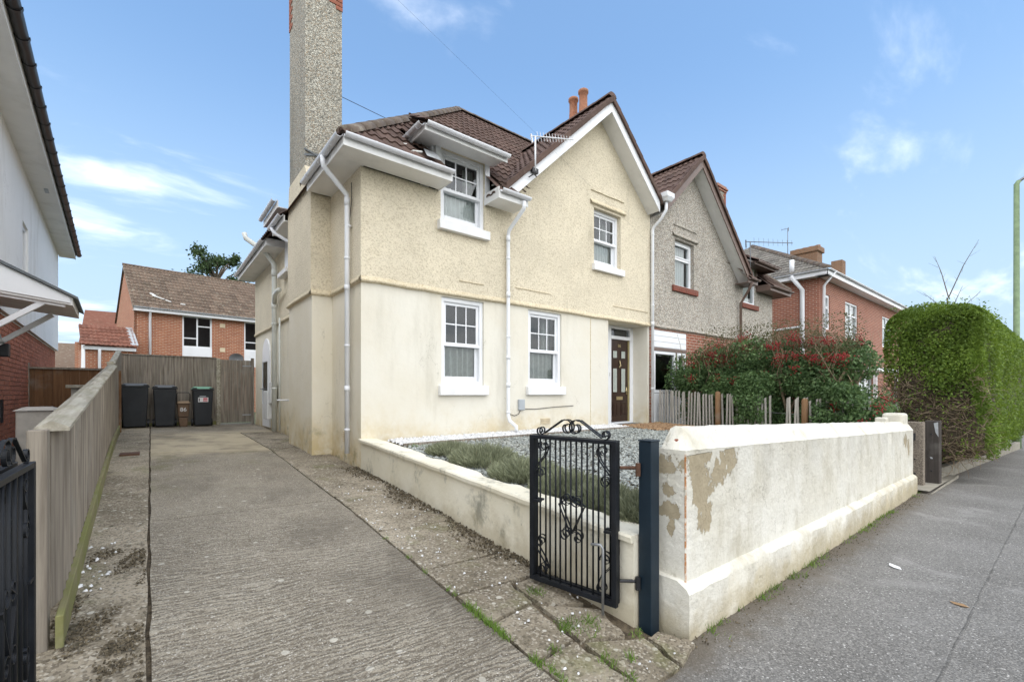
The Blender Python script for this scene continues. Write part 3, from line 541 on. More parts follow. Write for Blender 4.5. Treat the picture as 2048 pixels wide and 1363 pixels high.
def gutter(mb, a, b, r=.048):
    """half-round gutter from a to b (top edge level), open upwards"""
    a, b = Vector(a), Vector(b); t = (b - a).normalized(); sd = t.cross(Vector((0, 0, 1))).normalized(); k = len(mb.v)
    for p in (a, b):
        for rr in (r, r * .86):
            for j in range(9):
                an = math.pi * j / 8; mb.v.append(p + sd * math.cos(an) * rr - Vector((0, 0, 1)) * math.sin(an) * rr)
    for j in range(8): mb.f += [(k + j, k + 18 + j, k + 19 + j, k + j + 1), (k + 9 + j, k + 10 + j, k + 28 + j, k + 27 + j)]
    for q in (k, k + 18): mb.f += [(q + j, q + j + 1, q + 10 + j, q + 9 + j) for j in range(8)]
    mb.f += [(k, k + 9, k + 27, k + 18), (k + 8, k + 26, k + 35, k + 17)]
    return mb
def eaves(thing, pts, fascia='soffit_white', gmat='pipe_white', out=(0, -1), depth=.40, zs=4.735, zf=4.86, brackets=True, zso=None):
    """boxed eaves along a to b: fascia board, soffit and a gutter with brackets"""
    a, b = [Vector(p) for p in pts]; o = Vector((*out, 0)); f = MB()
    for p0, p1, q in ((a, b, .022),):
        t = (p1 - p0).normalized()
        f.hexa([p0 + Vector((0, 0, zs)), p1 + Vector((0, 0, zs)), p1 - o * q + Vector((0, 0, zs)), p0 - o * q + Vector((0, 0, zs)), p0 + Vector((0, 0, zf)), p1 + Vector((0, 0, zf)), p1 - o * q + Vector((0, 0, zf)), p0 - o * q + Vector((0, 0, zf))])
        f.hexa([p0 - o * q + Vector((0, 0, zs + .012)), p1 - o * q + Vector((0, 0, zs + .012)), p1 - o * depth + Vector((0, 0, zs + .012)), p0 - o * depth + Vector((0, 0, zs + .012)), p0 - o * q + Vector((0, 0, zs + .03)), p1 - o * q + Vector((0, 0, zs + .03)), p1 - o * depth + Vector((0, 0, zs + .03)), p0 - o * depth + Vector((0, 0, zs + .03))])
    if zso: f.v[8:] = [(p[0], p[1], p[2] + zso - zs) for p in f.v[8:]]
    fo = thing.part('eaves_board', f, fascia)
    gz = Vector((0, 0, zf + .012)); g = MB(); gutter(g, a + o * .055 + gz, b + o * .055 + gz)
    go = thing.part('gutter', g, gmat, None, True)
    if brackets:
        L = (b - a).length; n = max(2, int(L / .55)); t = (b - a).normalized()
        for i in range(n):
            p = a + t * (L * (i + .5) / n) + o * .055 + gz; k = MB(); gutter(k, p - t * .012, p + t * .012, .054); thing.part('gutter_bracket', k, gmat, go, True)
    return fo, go
def pipe(thing, pts, r, mat, clips=(), name='downpipe', sleeve=()):
    o = thing.part(name, MB().tube(pts, r, 14), mat, None, True)
    for p in clips: thing.part('pipe_bracket', MB().tube([(p[0], p[1], p[2] - .016), (p[0], p[1], p[2] + .016)], r * 1.18, 14), mat, o, True)
    for a, b in sleeve: thing.part('pipe_socket', MB().tube([a, b], r * 1.14, 14), mat, o, True)
    return o
def window(th, x0, x1, z0, z1, y, rows=2, cols=3, sash=True, sill=None, curtain='net', frame='white_plastic', style='sash', curtain2=None, room=True, rx=.3):
    """window set in a wall opening; y is the wall face; everything runs inwards (+y)"""
    f = MB().ring(x0, x1, z0, z1, .07, y + .035, y + .135); w = th.part('window', f, frame, bevel=.006)
    a, b, c, d = x0 + .07, x1 - .07, z0 + .07, z1 - .07; mid = c + (d - c) * .47
    def panes(xa, xb, za, zb, nx, nz, yy, bar=.02):
        for i in range(nx):
            for j in range(nz):
                q0, q1 = xa + (xb - xa) * i / nx, xa + (xb - xa) * (i + 1) / nx; r0, r1 = za + (zb - za) * j / nz, za + (zb - za) * (j + 1) / nz
                th.part('pane', MB().quad((q0, yy, r0), (q1, yy, r0), (q1, yy, r1), (q0, yy, r1)), 'glass', w)
        for i in range(1, nx): th.part('glazing_bar', MB().box(xa + (xb - xa) * i / nx - bar / 2, xa + (xb - xa) * i / nx + bar / 2, yy - .012, yy + .01, za, zb), frame, w)
        for j in range(1, nz): th.part('glazing_bar', MB().box(xa, xb, yy - .0135, yy + .0085, za + (zb - za) * j / nz - bar / 2, za + (zb - za) * j / nz + bar / 2), frame, w)
    if style == 'sash':
        th.part('sash', MB().ring(a, b, mid - .02, d, .05, y + .065, y + .10), frame, w, bevel=.005); panes(a + .05, b - .05, mid + .03, d - .05, cols, rows, y + .085)
        th.part('sash', MB().ring(a, b, c, mid + .02, .055, y + .105, y + .14, .085), frame, w, bevel=.005); panes(a + .055, b - .055, c + .085, mid - .035, 1, 1, y + .125)
        th.part('meeting_rail', MB().box(a - .005, b + .005, y + .04, y + .1, mid - .035, mid + .012), frame, w, bevel=.006)
    elif style == 'top':
        tz = c + (d - c) * .64; th.part('transom', MB().box(a, b, y + .045, y + .125, tz - .03, tz + .03), frame, w, bevel=.005)
        th.part('sash', MB().ring(a, b, tz + .03, d, .035, y + .03, y + .1), frame, w, bevel=.005)
        panes(a + .035, b - .035, tz + .065, d - .035, 1, 1, y + .085); panes(a, b, c, tz - .03, 1, 1, y + .085)
    elif style == 'casement':
        mx = a + (b - a) * .5; lo = c + (d - c) * .27; th.part('mullion', MB().box(mx - .03, mx + .03, y + .045, y + .125, c, d), frame, w, bevel=.005)
        th.part('transom', MB().box(a, mx - .03, y + .046, y + .124, lo - .025, lo + .025), frame, w); th.part('transom', MB().box(mx + .03, b, y + .046, y + .124, d - .42, d - .37), frame, w)
        panes(a, mx - .03, lo + .025, d, 1, 1, y + .085); panes(a, mx - .03, c, lo - .025, 1, 1, y + .085); panes(mx + .03, b, c, d - .42, 1, 1, y + .085); panes(mx + .03, b, d - .37, d, 1, 1, y + .085)
    elif style == 'pair':
        mx = (a + b) / 2; th.part('mullion', MB().box(mx - .03, mx + .03, y + .045, y + .125, c, d), frame, w); tz = c + (d - c) * .66
        th.part('transom', MB().box(a, b, y + .043, y + .121, tz - .025, tz + .025), frame, w); panes(a, mx - .03, c, tz, 1, 1, y + .085); panes(mx + .03, b, c, tz, 1, 1, y + .085); panes(a, mx - .03, tz, d, 1, 1, y + .085); panes(mx + .03, b, tz, d, 1, 1, y + .085)
    else: panes(a, b, c, d, 1, 1, y + .085)
    if curtain:
        def drape(xa, xb, za, zb, yy, mat, nf=9, amp=.022):
            k = MB(); N = 60
            for i in range(N + 1):
                t = i / N; yo = yy + amp * math.sin(t * nf * 6.283 + .8 * math.sin(t * 9)); xx = xa + (xb - xa) * t
                k.v += [(xx, yo, za), (xx, yo, zb)]
            k.f += [(2 * i, 2 * i + 2, 2 * i + 3, 2 * i + 1) for i in range(N)]; th.part('curtain', k, mat, w, True)
        if curtain == 'net': drape(a, b, c, mid, y + .22, 'net_curtain', 6, .05)
        elif curtain == 'white': drape(a, b, c, d, y + .2, 'curtain_white', 9)
        elif curtain == 'white_low': drape(a, b, c, mid + .1, y + .2, 'curtain_white', 9); drape(a + (b - a) * .72, b, c, d, y + .28, 'curtain_grey', 4)
        if curtain2 == 'right': drape(a + (b - a) * .70, b, c, d, y + .3, 'curtain_grey', 3, .02)
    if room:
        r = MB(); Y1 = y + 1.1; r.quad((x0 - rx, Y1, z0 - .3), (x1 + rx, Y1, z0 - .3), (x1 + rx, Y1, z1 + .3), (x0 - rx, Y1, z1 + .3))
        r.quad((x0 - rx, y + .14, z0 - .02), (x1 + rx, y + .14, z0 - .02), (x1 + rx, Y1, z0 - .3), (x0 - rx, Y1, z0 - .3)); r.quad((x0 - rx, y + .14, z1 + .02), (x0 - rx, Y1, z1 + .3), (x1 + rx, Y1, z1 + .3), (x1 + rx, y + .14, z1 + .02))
        r.quad((x0 - .02, y + .14, z0 - .02), (x0 - rx, Y1, z0 - .3), (x0 - rx, Y1, z1 + .3), (x0 - .02, y + .14, z1 + .02)); r.quad((x1 + .02, y + .14, z0 - .02), (x1 + .02, y + .14, z1 + .02), (x1 + rx, Y1, z1 + .3), (x1 + rx, Y1, z0 - .3)); th.part('room_wall', r, 'painted_room_shade', w)  # room box coloured near-black, standing in for an unlit interior
    if sill:
        m_, ov, hh, pr = sill; th.part('sill', MB().box(x0 - ov, x1 + ov, y - pr, y + .13, z0 - hh, z0 - .002), m_, w, bevel=.008)
    return w
# ------------------------------------------------------------------ the pair of houses
TP = .94                                                          # tangent of the roof pitch
XP = 9.41                                                         # party line
def zgable(x): return 7.68 - TP * abs(x - 7.55)
def zmain(y): return 4.89 + TP * (y - 5.95)
def semi(th, P):
    """one half of the pair; P holds the looks. Left corner x 2.36, party line x 9.41, wall face y 6.4"""
    X0, Y0, YB = 2.36, 6.4, 14.75; zb = 3.12
    # lower wall
    low = [tuple(q) for q in P['low_open']]; m = MB()
    wall_poly(m, [(X0, .2), (XP - .004, .2), (XP - .004, zb), (X0, zb)], low, Y0 + .012, .14)
    th.part('front_wall', m, P['low'], label=P.get('low_label'))
    m = MB(); m.quad((X0 + .012, YB, .2), (X0 + .012, Y0 + .012, .2), (X0 + .012, Y0 + .012, zb), (X0 + .012, YB, zb)); m.quad((XP, YB, .2), (X0, YB, .2), (X0, YB, 5.1), (XP, YB, 5.1)); th.part('side_wall', m, P['low_side'])
    # upper wall with gable
    up = MB(); outer = [(X0, zb), (XP - .004, zb), (XP - .004, zgable(XP)), (7.55, zgable(7.55) - .02), (4.86, zgable(4.86) - .02), (4.6, 4.75), (4.6, 5.66), (3.56, 5.66), (3.56, 4.75), (X0, 4.75)]
    wall_poly(up, outer, P['up_open'], Y0 - .012, .17)
    up.quad((X0 - .012, YB, zb), (X0 - .012, Y0 - .012, zb), (X0 - .012, Y0 - .012, 4.8), (X0 - .012, YB, 4.8))
    up.quad((X0 - .012, Y0 - .012, zb), (X0, Y0 - .012, zb), (X0, Y0 - .012, 4.75), (X0 - .012, Y0 - .012, 4.75))
    th.part('upper_wall', up, P['up'])
    # drip band where the upper render oversails
    d = MB(); segs = [((X0 - .03, YB), (X0 - .03, Y0 - .03)), ((X0 - .03, Y0 - .03), (XP - .006, Y0 - .03))]
    def drip(mb, path, y_in):
        for (xa, ya), (xb, yb) in zip(path, path[1:]):
            n = max(2, int(max(abs(xb - xa), abs(yb - ya)) / .25)); k = len(mb.v); dx, dy = xb - xa, yb - ya; L = math.hypot(dx, dy); nx, ny = dy / L, -dx / L
            for i in range(n + 1):
                t = i / n; x, y = xa + dx * t, ya + dy * t; j = random.uniform(-.008, .008)
                mb.v += [(x - nx * .05, y - ny * .05, zb + .16 + j), (x + nx * .028, y + ny * .028, zb + .02 + j), (x + nx * .03, y + ny * .03, zb - .012 + j), (x - nx * .04, y - ny * .04, zb - .03 + j)]
            mb.f += [(k + 4 * i + q, k + 4 * i + 4 + q, k + 4 * i + 5 + q, k + 4 * i + 1 + q) for i in range(n) for q in range(3)]
    if P['drip']:
        drip(d, [(X0 - .012, YB), (X0 - .012, 9.34)], 0); drip(d, [(X0 - .012, 7.76), (X0 - .012, Y0 - .012)], 0); drip(d, [(X0 - .012, Y0 - .012), (XP - .006, Y0 - .012)], 0); drip(d, [(2.03, 9.34), (2.03, 7.76)], 0); drip(d, [(2.03, 7.76), (X0, 7.76)], 0)
        th.part('drip_band', d, P['band'], None, True)
    # chimney breast and stack on the side wall
    b = MB(); b.box(2.05, X0 + .05, 7.77, 9.32, .2, zb); th.part('chimney_breast', b, P['low_side'])
    b = MB(); pr = [(7.765, zb), (9.325, zb), (9.325, 4.7), (9.22, 5.35), (8.13, 5.35), (7.765, 4.75)]; b.prism([(2.03, y, z) for y, z in pr], (.5, 0, 0)); th.part('chimney_breast', b, P['up'])
    st = th.part('chimney_stack', MB().box(2.04, 2.65, 8.13, 9.22, 5.3, 8.95), 'chimney_pebbledash')
    for (x, y, sx, sy) in ((2.04, 8.13, 1, 1), (2.65, 8.13, -1, 1), (2.04, 9.22, 1, -1), (2.65, 9.22, -1, -1)):
        for i in range(9):
            w1, w2 = ((.215, .105) if i % 2 else (.105, .215)); z = 8.95 - (i + 1) * .077
            if (x, y) == (2.04, 8.13) and i > 5: continue
            q = MB(); xa, xb = sorted((x - sx * .012, x + sx * w1)); ya, yb = sorted((y - sy * .012, y + sy * w2)); q.box(xa, xb, ya, yb, z, z + .066); th.part('brick', q, 'brick_red_plain', st, bevel=.004)
    for i, e in enumerate((.035, .07, .03)): th.part('brick_course', MB().box(2.04 - e, 2.65 + e, 8.13 - e, 9.22 + e, 8.95 + i * .078, 9.02 + i * .078), 'brick_red', st, bevel=.005)
    # roof
    yr = 10.53; zr = zmain(yr); xh = 6.54; r = MB(); k = .012
    A, B_, Cc, D_ = (1.96, 5.95), (XP, 5.95), (XP, 15.1), (1.96, 15.1)
    r.quad((1.96, 5.95, 4.87), (3.5, 5.95, 4.87), (3.5, 6.55, zmain(6.55) - k), (1.96, 6.55, zmain(6.55) - k)); r.quad((4.42, 5.95, 4.87), (XP, 5.95, 4.87), (XP, 6.55, zmain(6.55) - k), (4.42, 6.55, zmain(6.55) - k))
    r.v = []; r.f = []
    e0 = 4.87; ya = 6.56; za = e0 + TP * (ya - 5.95); xa = 1.96 + (ya - 5.95)
    r.add([(1.96, 5.95, e0), (3.60, 5.95, e0), (3.60, ya, za), (xa, ya, za), (4.52, 5.95, e0), (5.12, 5.95, e0), (5.12, ya, za), (4.52, ya, za), (xh, yr, zr - k), (XP, yr, zr - k), (1.96, 15.1, e0), (XP, 15.1, e0), (XP, ya, za)],
          [(0, 1, 2, 3), (4, 5, 6, 7), (3, 2, 7, 6, 12, 9, 8), (0, 3, 8, 10), (8, 9, 11, 10)])
    gx0 = 4.62; gy0, gy1 = 6.06, 9.6
    r.quad((gx0, gy0, zgable(gx0) - k), (7.55, gy0, 7.68 - k), (7.55, gy1, 7.68 - k), (gx0, gy1, zgable(gx0) - k)); r.quad((7.55, gy0, 7.68 - k), (XP, gy0, zgable(XP) - k), (XP, gy1, zgable(XP) - k), (7.55, gy1, 7.68 - k))
    dz0 = 5.46; zq = lambda y: dz0 + .58 * (y - 5.93); r.add([(3.13, 5.93, dz0), (4.68, 5.93, dz0), (4.68, 7.65, zq(7.65)), (3.85, 7.65, zq(7.65)), (3.13, 6.5, zq(6.5))], [(0, 1, 2, 3, 4)])
    roof = th.part('roof', r, 'brown_tile'); u = Vector((0, 1, TP)).normalized()
    H = ((1.96, 5.95, 0), (1, -1, 0)); side_h = ((1.96, 5.95, 0), (-1, 1, 0)); rg = ((0, yr, 0), (0, -1, 0))
    vl = (yr - 5.95) / u.y
    def sk(p): return (p.y < 6.55 and 3.45 < p.x < 4.55) or (6.0 < p.y < 7.2 and 3.3 < p.x < 4.6 and p.z < 5.3 and p.y < 6.6)
    def skg(p): return p.z < zmain(p.y) - .25
    def skm(p): return sk(p) or (p.x > 5.15 and p.y < 6.5) or (p.z < zgable(p.x) - .3 and p.x > 4.9 and p.y < 9.8) or (3.2 < p.x < 4.6 and 6.55 < p.y < 7.4 and p.z < 5.45 + .58 * (p.y - 5.93) - .2)
    gu = Vector((1, 0, TP)).normalized(); gl = (7.55 - 4.55) / gu.x; gr = (XP - 7.55) / gu.x; dv = Vector((0, 1, .58)).normalized()
    slopes = [((1.96, 5.93, 4.87), (1, 0, 0), u, XP - 1.96, vl, [H, rg, ((XP, 0, 0), (-1, 0, 0))], skm, True),
              ((1.94, 15.1, 4.87), (0, -1, 0), (gu.x, 0, gu.z), 9.15, (xh - 1.96) / gu.x, [side_h, ((1.96, 15.1, 0), (-1, -1, 0))], lambda p: (2.0 < p.x < 2.72 and 8.05 < p.y < 9.3), False),
              ((4.53, 9.9, zgable(4.53)), (0, -1, 0), (gu.x, 0, gu.z), 3.86, gl, [((7.55, 0, 0), (-1, 0, 0)), ((0, 6.05, 0), (0, 1, 0))], skg, True),
              ((XP, 6.04, zgable(XP)), (0, 1, 0), (-gu.x, 0, gu.z), 3.8, gr, [((7.55, 0, 0), (1, 0, 0)), ((XP, 0, 0), (-1, 0, 0)), ((0, 6.05, 0), (0, 1, 0))], skg, True),
              ((3.10, 5.90, dz0), (1, 0, 0), dv, 1.62, 1.82 / dv.y, [((4.72, 0, 0), (-1, 0, 0)), ((2.80, 5.93, 0), (.94, -.58, 0))], lambda p: p.z < zmain(p.y) - .15, True)]
    roof_tiles(th, roof, slopes, 'brown_tile')
    ridge_run(th, roof, (1.98, 5.97, 4.93), (xh, yr, zr + .06), 'ridge_tile', .13); ridge_run(th, roof, (xh, yr, zr + .05), (XP, yr, zr + .05), 'ridge_tile'); ridge_run(th, roof, (xh, yr, zr + .06), (1.98, 15.08, 4.93), 'ridge_tile', .13)
    ridge_run(th, roof, (7.55, 6.03, 7.73), (7.55, 9.2, 7.73), 'brown_tile', .13)
    # verge tiles, bargeboards and gable soffits
    for xa_, xb_, s in ((4.70, 7.55, 1), (XP - .04, 7.55, -1)):
        n = int(abs(xb_ - xa_) / gu.x / .335)
        for i in range(n):
            x1 = xa_ + (xb_ - xa_) * i / n; x2 = xa_ + (xb_ - xa_) * (i + 1.06) / n; q = MB(); o_ = .055 - .012; z1, z2 = zgable(x1) + .075, zgable(x2) + .055
            q.hexa([(x1, 6.0, z1 - .15), (x2, 6.0, z2 - .13), (x2, 6.16, z2 - .05), (x1, 6.16, z1 - .05), (x1, 6.0, z1), (x2, 6.0, z2), (x2, 6.16, z2), (x1, 6.16, z1)]); th.part('verge_tile', q, 'brown_tile', roof, bevel=.012)
        b = MB(); xe = xa_ + s * .06; ze = zgable(xe) - .04
        b.prism([(xe, 6.05, ze), (xb_, 6.05, 7.68 - .04), (xb_, 6.05, 7.68 - .29), (xe - s * .0, 6.05, ze - .25)], (0, .025, 0)); th.part('bargeboard', b, P['barge'], bevel=.004)
        b = MB(); b.prism([(xe, 6.075, ze - .225), (xb_, 6.075, 7.68 - .265), (xb_, 6.075, 7.68 - .245), (xe, 6.075, ze - .205)], (0, .33, 0)); th.part('gable_soffit', b, P['gsoffit'])
    # boxed eaves
    F, G = P['fascia'], P['gutter']
    eaves(th, ((1.96, 5.95, 0), (3.60, 5.95, 0)), F, G); eaves(th, ((1.9605, 7.72, 0), (1.9605, 5.953, 0)), F, G, (-1, 0), .42, zs=4.739); eaves(th, ((4.52, 5.95, 0), (5.14, 5.95, 0)), F, G)
    eaves(th, ((3.14, 5.95, 0), (4.68, 5.95, 0)), F, G, zs=5.365, zf=5.45, zso=5.43); eaves(th, ((3.141, 6.5, 0), (3.141, 5.953, 0)), F, G, (-1, 0), .45, zs=5.369, zf=5.45, zso=5.433)
    eaves(th, ((1.96, 10.35, 0), (1.96, 9.33, 0)), F, G, (-1, 0), .42); eaves(th, ((1.96, 15.1, 0), (1.96, 11.1, 0)), F, G, (-1, 0), .42); eaves(th, ((1.96, 11.3, 0), (1.96, 9.9, 0)), F, G, (-1, 0), .42, zs=5.18, zf=5.33)
    for q in ((4.505, 4.52, 5.96, 6.385, 4.74, 4.93), (3.60, 3.615, 5.96, 6.385, 4.74, 4.93), (1.965, 2.345, 11.08, 11.098, 4.74, 4.9)): th.part('eaves_board', MB().box(*q), F)
    # dormer cheeks
    b = MB(); b.box(3.50, 3.585, 6.41, 6.8, 4.9, 5.5); b.box(4.575, 4.64, 6.41, 6.8, 4.9, 5.5); th.part('dormer_cheek', b, P['cheek'])
    for q in ((3.552, 3.648), (4.522, 4.612)): th.part('window_casing', MB().box(q[0], q[1], 6.365, 6.39, 4.86, 5.464), P['cheek'])
    b = MB(); b.box(3.57, 4.59, 6.36, 6.41, 5.465, 5.58); th.part('window_head', b, P['cheek'])
    return roof
house = Thing('cream_house', 'yellow and cream rendered house with a tall pebbledash chimney on its side', 'house', (2.36, 6.4, .6))
P1 = dict(low='cream_render', low_side='cream_side', up='yellow_roughcast', band='yellow_band', drip=True, barge='white_plastic', barge2='white_plastic', gsoffit='soffit_white', fascia='soffit_white', gutter='pipe_white', cheek='white_plastic',
          low_open=[(3.68, 4.52, 1.62, 3.07), (5.54, 6.42, 1.62, 3.07), (7.87, 9.34, .76, 3.10)], up_open=[(3.65, 4.52, 4.28, 5.46), (7.37, 8.28, 4.25, 5.46)])
roof1 = semi(house, P1)
sw = ('white_sill', .06, .16, .075)
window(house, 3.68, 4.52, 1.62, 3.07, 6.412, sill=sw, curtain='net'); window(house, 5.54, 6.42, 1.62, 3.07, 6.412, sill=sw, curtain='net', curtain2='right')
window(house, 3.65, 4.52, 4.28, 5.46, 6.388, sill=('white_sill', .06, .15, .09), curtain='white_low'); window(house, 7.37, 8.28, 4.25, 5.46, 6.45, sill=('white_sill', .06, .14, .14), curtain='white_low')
# rendered lintels with a small ledge, and hairline ledges in the roughcast
for x0, x1, z in ((7.25, 8.42, 5.52), (7.28, 8.38, 5.80)):
    b = MB(); n = 12; h = .11 if z < 5.6 else .018; pr = .055 if z < 5.6 else .03
    for i in range(n + 1):
        x = x0 + (x1 - x0) * i / n; j = random.uniform(-.006, .006); b.v += [(x, 6.395, z + h + j), (x, 6.39 - pr * .6, z + h * .5 + j), (x, 6.39 - pr, z + j), (x, 6.395, z - .01 + j)]
    b.f += [(4 * i + q, 4 * i + 4 + q, 4 * i + 5 + q, 4 * i + 1 + q) for i in range(n) for q in range(3)]; house.part('lintel_ledge', b, 'yellow_band', None, True)
for x0, x1, z in ((5.2, 6.1, 3.42), (8.0, 9.3, 3.42), (4.0, 4.5, 3.36)):
    b = MB(); b.box(x0, x1, 6.374, 6.392, z, z + .014); house.part('render_crack', b, 'yellow_band')
# door recess
m = MB(); m.quad((7.87, 6.552, .76), (7.87, 6.552, 3.1), (7.87, 6.9, 3.1), (7.87, 6.9, .76)); m.quad((9.34, 6.552, .76), (9.34, 6.9, .76), (9.34, 6.9, 3.1), (9.34, 6.552, 3.1)); m.quad((7.87, 6.552, 3.1), (9.34, 6.552, 3.1), (9.34, 6.9, 3.1), (7.87, 6.9, 3.1)); house.part('porch_wall', m, 'cream_render')
house.part('porch_wall', MB().box(7.87, 8.36, 6.88, 6.95, .76, 3.1), 'cream_render')
df = MB(); df.box(8.36, 8.50, 6.83, 6.95, .76, 3.1); df.box(9.22, 9.345, 6.83, 6.95, .76, 3.1); df.box(8.50, 9.22, 6.83, 6.95, 2.78, 2.86); df.box(8.50, 9.22, 6.83, 6.95, 3.03, 3.1); df.box(8.50, 9.22, 6.82, 6.96, .76, .80)
dfo = house.part('door_frame', df, 'white_plastic', bevel=.006); house.part('pane', MB().quad((8.5, 6.88, 2.86), (9.22, 6.88, 2.86), (9.22, 6.88, 3.03), (8.5, 6.88, 3.03)), 'glass', dfo)
house.part('door_jamb', MB().box(9.17, 9.22, 6.85, 6.94, .80, 2.78), 'jamb_olive', dfo)
for z0, z1 in ((.95, 1.25), (1.55, 1.85), (2.2, 2.6)): house.part('strike_plate', MB().box(9.165, 9.169, 6.87, 6.90, z0, z1), 'black_plastic', dfo)
dl = MB(); dl.box(8.505, 9.165, 6.87, 6.915, .81, 2.775); door = house.part('front_door', dl, 'door_brown', bevel=.005)
house.part('room_wall', MB().box(8.36, 9.34, 6.96, 7.0, .7, 3.12), 'painted_room_shade', door)  # near-black sheet behind the door, the unlit hall put into its colour
def door_ring(x0, x1, z0, z1, w=.018): house.part('door_panel', MB().ring(x0, x1, z0, z1, w, 6.858, 6.872), 'door_brown', door, bevel=.005)
for x0 in (8.585, 8.90):
    x1 = x0 + .18
    for z0, z1, gl in ((2.32, 2.52, 1), (1.50, 2.10, 1), (.95, 1.27, 0)):
        door_ring(x0, x1, z0, z1)
        if gl: house.part('door_glass', MB().box(x0 + .018, x1 - .018, 6.862, 6.869, z0 + .018, z1 - .018), 'frosted', door)
        else: house.part('door_panel', MB().box(x0 + .04, x1 - .04, 6.858, 6.869, z0 + .04, z1 - .04), 'door_brown', door, bevel=.004)
for x0, x1, z0, z1, q in ((8.665, 8.745, 1.60, 2.0, .012), (8.98, 9.0, 1.6, 2.0, .012)): house.part('leaded_bar', MB().box(x0 + .004, x0 + .012, 6.858, 6.861, z0, z1), 'lead', door)
house.part('letter_plate', MB().box(8.73, 8.96, 6.855, 6.869, 1.33, 1.41), 'brass', door, bevel=.004); house.part('knocker', MB().tube([(8.835, 6.85, 2.28), (8.835, 6.835, 2.2), (8.86, 6.835, 2.16), (8.81, 6.835, 2.12), (8.835, 6.85, 2.10)], .016, 8), 'brass', door, True)
house.part('handle', MB().tube([(9.12, 6.865, 1.55), (9.12, 6.83, 1.55), (9.04, 6.83, 1.55)], .012, 8).box(9.105, 9.14, 6.858, 6.869, 1.46, 1.64), 'brass', door, True)
def text_mesh(body, size, depth=.004):
    cu = bpy.data.curves.new('lettering', 'FONT'); cu.body = body; cu.size = size; cu.extrude = depth; cu.align_x = 'CENTER'; cu.align_y = 'CENTER'
    t = bpy.data.objects.new('lettering', cu); col.objects.link(t); dg = bpy.context.evaluated_depsgraph_get(); me = bpy.data.meshes.new_from_object(t.evaluated_get(dg)); bpy.data.objects.remove(t); return me
def lettering(th, body, size, at, mat, parent, name='lettering', rz=0.):
    me = text_mesh(body, size); me.materials.clear(); me.materials.append(M[mat]); o = bpy.data.objects.new(name, me); col.objects.link(o); o.parent = parent
    o.location = th.X @ Vector(at) - th.loc; o.rotation_euler = (math.radians(90), 0, rz); return o
lettering(house, '86', .11, (8.84, 6.862, 2.63), 'brass', door, 'house_number')
house.part('doorstep', MB().box(7.86, 9.36, 6.22, 6.88, .55, .757), 'step_grey', bevel=.012)
house.part('door_bell', MB().box(8.42, 8.45, 6.815, 6.832, 1.9, 1.98), 'meter_box')
# pipes
pipe(house, [(1.89, 6.62, 4.84), (1.90, 6.62, 4.70), (2.27, 6.76, 4.45), (2.28, 6.76, 4.36), (2.28, 6.76, .60)], .036, 'pipe_white', [(2.28, 6.76, z) for z in (.95, 2.2, 3.5)] + [(2.3, 6.76, 3.98)], sleeve=[((2.28, 6.76, 3.02), (2.28, 6.76, 3.1)), ((2.28, 6.76, 1.52), (2.28, 6.76, 1.6)), ((2.28, 6.76, 4.28), (2.28, 6.76, 4.4))])
pipe(house, [(5.0, 5.89, 4.78), (5.0, 5.90, 4.66), (4.99, 6.30, 4.40), (4.99, 6.325, 4.3), (4.99, 6.325, 1.10), (5.0, 6.30, 1.0), (5.06, 6.18, .9), (5.06, 6.17, .80)], .034, 'pipe_white', [(4.99, 6.325, z) for z in (1.15, 2.5, 3.9)], sleeve=[((4.99, 6.325, 1.6), (4.99, 6.325, 1.68)), ((4.99, 6.325, 2.1), (4.99, 6.325, 2.16)), ((4.99, 6.325, 3.2), (4.99, 6.325, 3.3)), ((4.99, 6.325, 4.2), (4.99, 6.325, 4.3))])
pp = pipe(house, [(9.45, 5.98, 6.0), (9.45, 5.98, 5.80), (9.43, 6.10, 5.62), (9.41, 6.30, 5.46), (9.41, 6.32, 5.38), (9.41, 6.32, .75)], .036, 'pipe_white', [(9.41, 6.32, z) for z in (1.6, 3.6, 5.3)], sleeve=[((9.41, 6.32, 3.1), (9.41, 6.32, 3.2))])
b = MB(); b.hexa([(9.36, 5.9, 5.98), (9.54, 5.9, 5.98), (9.54, 6.06, 5.98), (9.36, 6.06, 5.98), (9.30, 5.85, 6.06), (9.60, 5.85, 6.06), (9.60, 6.10, 6.06), (9.30, 6.10, 6.06)]); b.box(9.30, 9.60, 5.85, 6.10, 6.061, 6.17); house.part('rain_hopper', b, 'pipe_white', pp, bevel=.006)
pipe(house, [(2.25, 11.65, .6), (2.25, 11.65, 4.35), (2.24, 11.66, 4.5), (2.1, 11.75, 4.75), (1.72, 12.0, 5.08), (1.69, 12.02, 5.2)], .056, 'soil_pipe_grey', [(2.25, 11.65, 1.6), (2.25, 11.65, 3.1)], 'soil_pipe', [((2.25, 11.65, 3.45), (2.25, 11.65, 3.6)), ((2.25, 11.65, 4.2), (2.25, 11.65, 4.36))])
pipe(house, [(2.25, 11.65, 3.55), (2.22, 11.45, 3.74), (2.22, 11.2, 3.78), (2.22, 11.0, 3.78)], .05, 'soil_pipe_grey', (), 'soil_pipe'); pipe(house, [(1.90, 10.1, 4.82), (1.92, 10.0, 4.7), (2.3, 9.75, 4.42), (2.3, 9.6, 4.36)], .034, 'pipe_white')
pipe(house, [(2.28, 11.25, .65), (2.28, 11.25, 3.2)], .02, 'soil_pipe_grey', (), 'waste_pipe'); pipe(house, [(2.36, 10.6, 1.34), (2.2, 10.75, 1.34), (2.12, 10.75, 1.34)], .018, 'pipe_white', (), 'overflow_pipe')
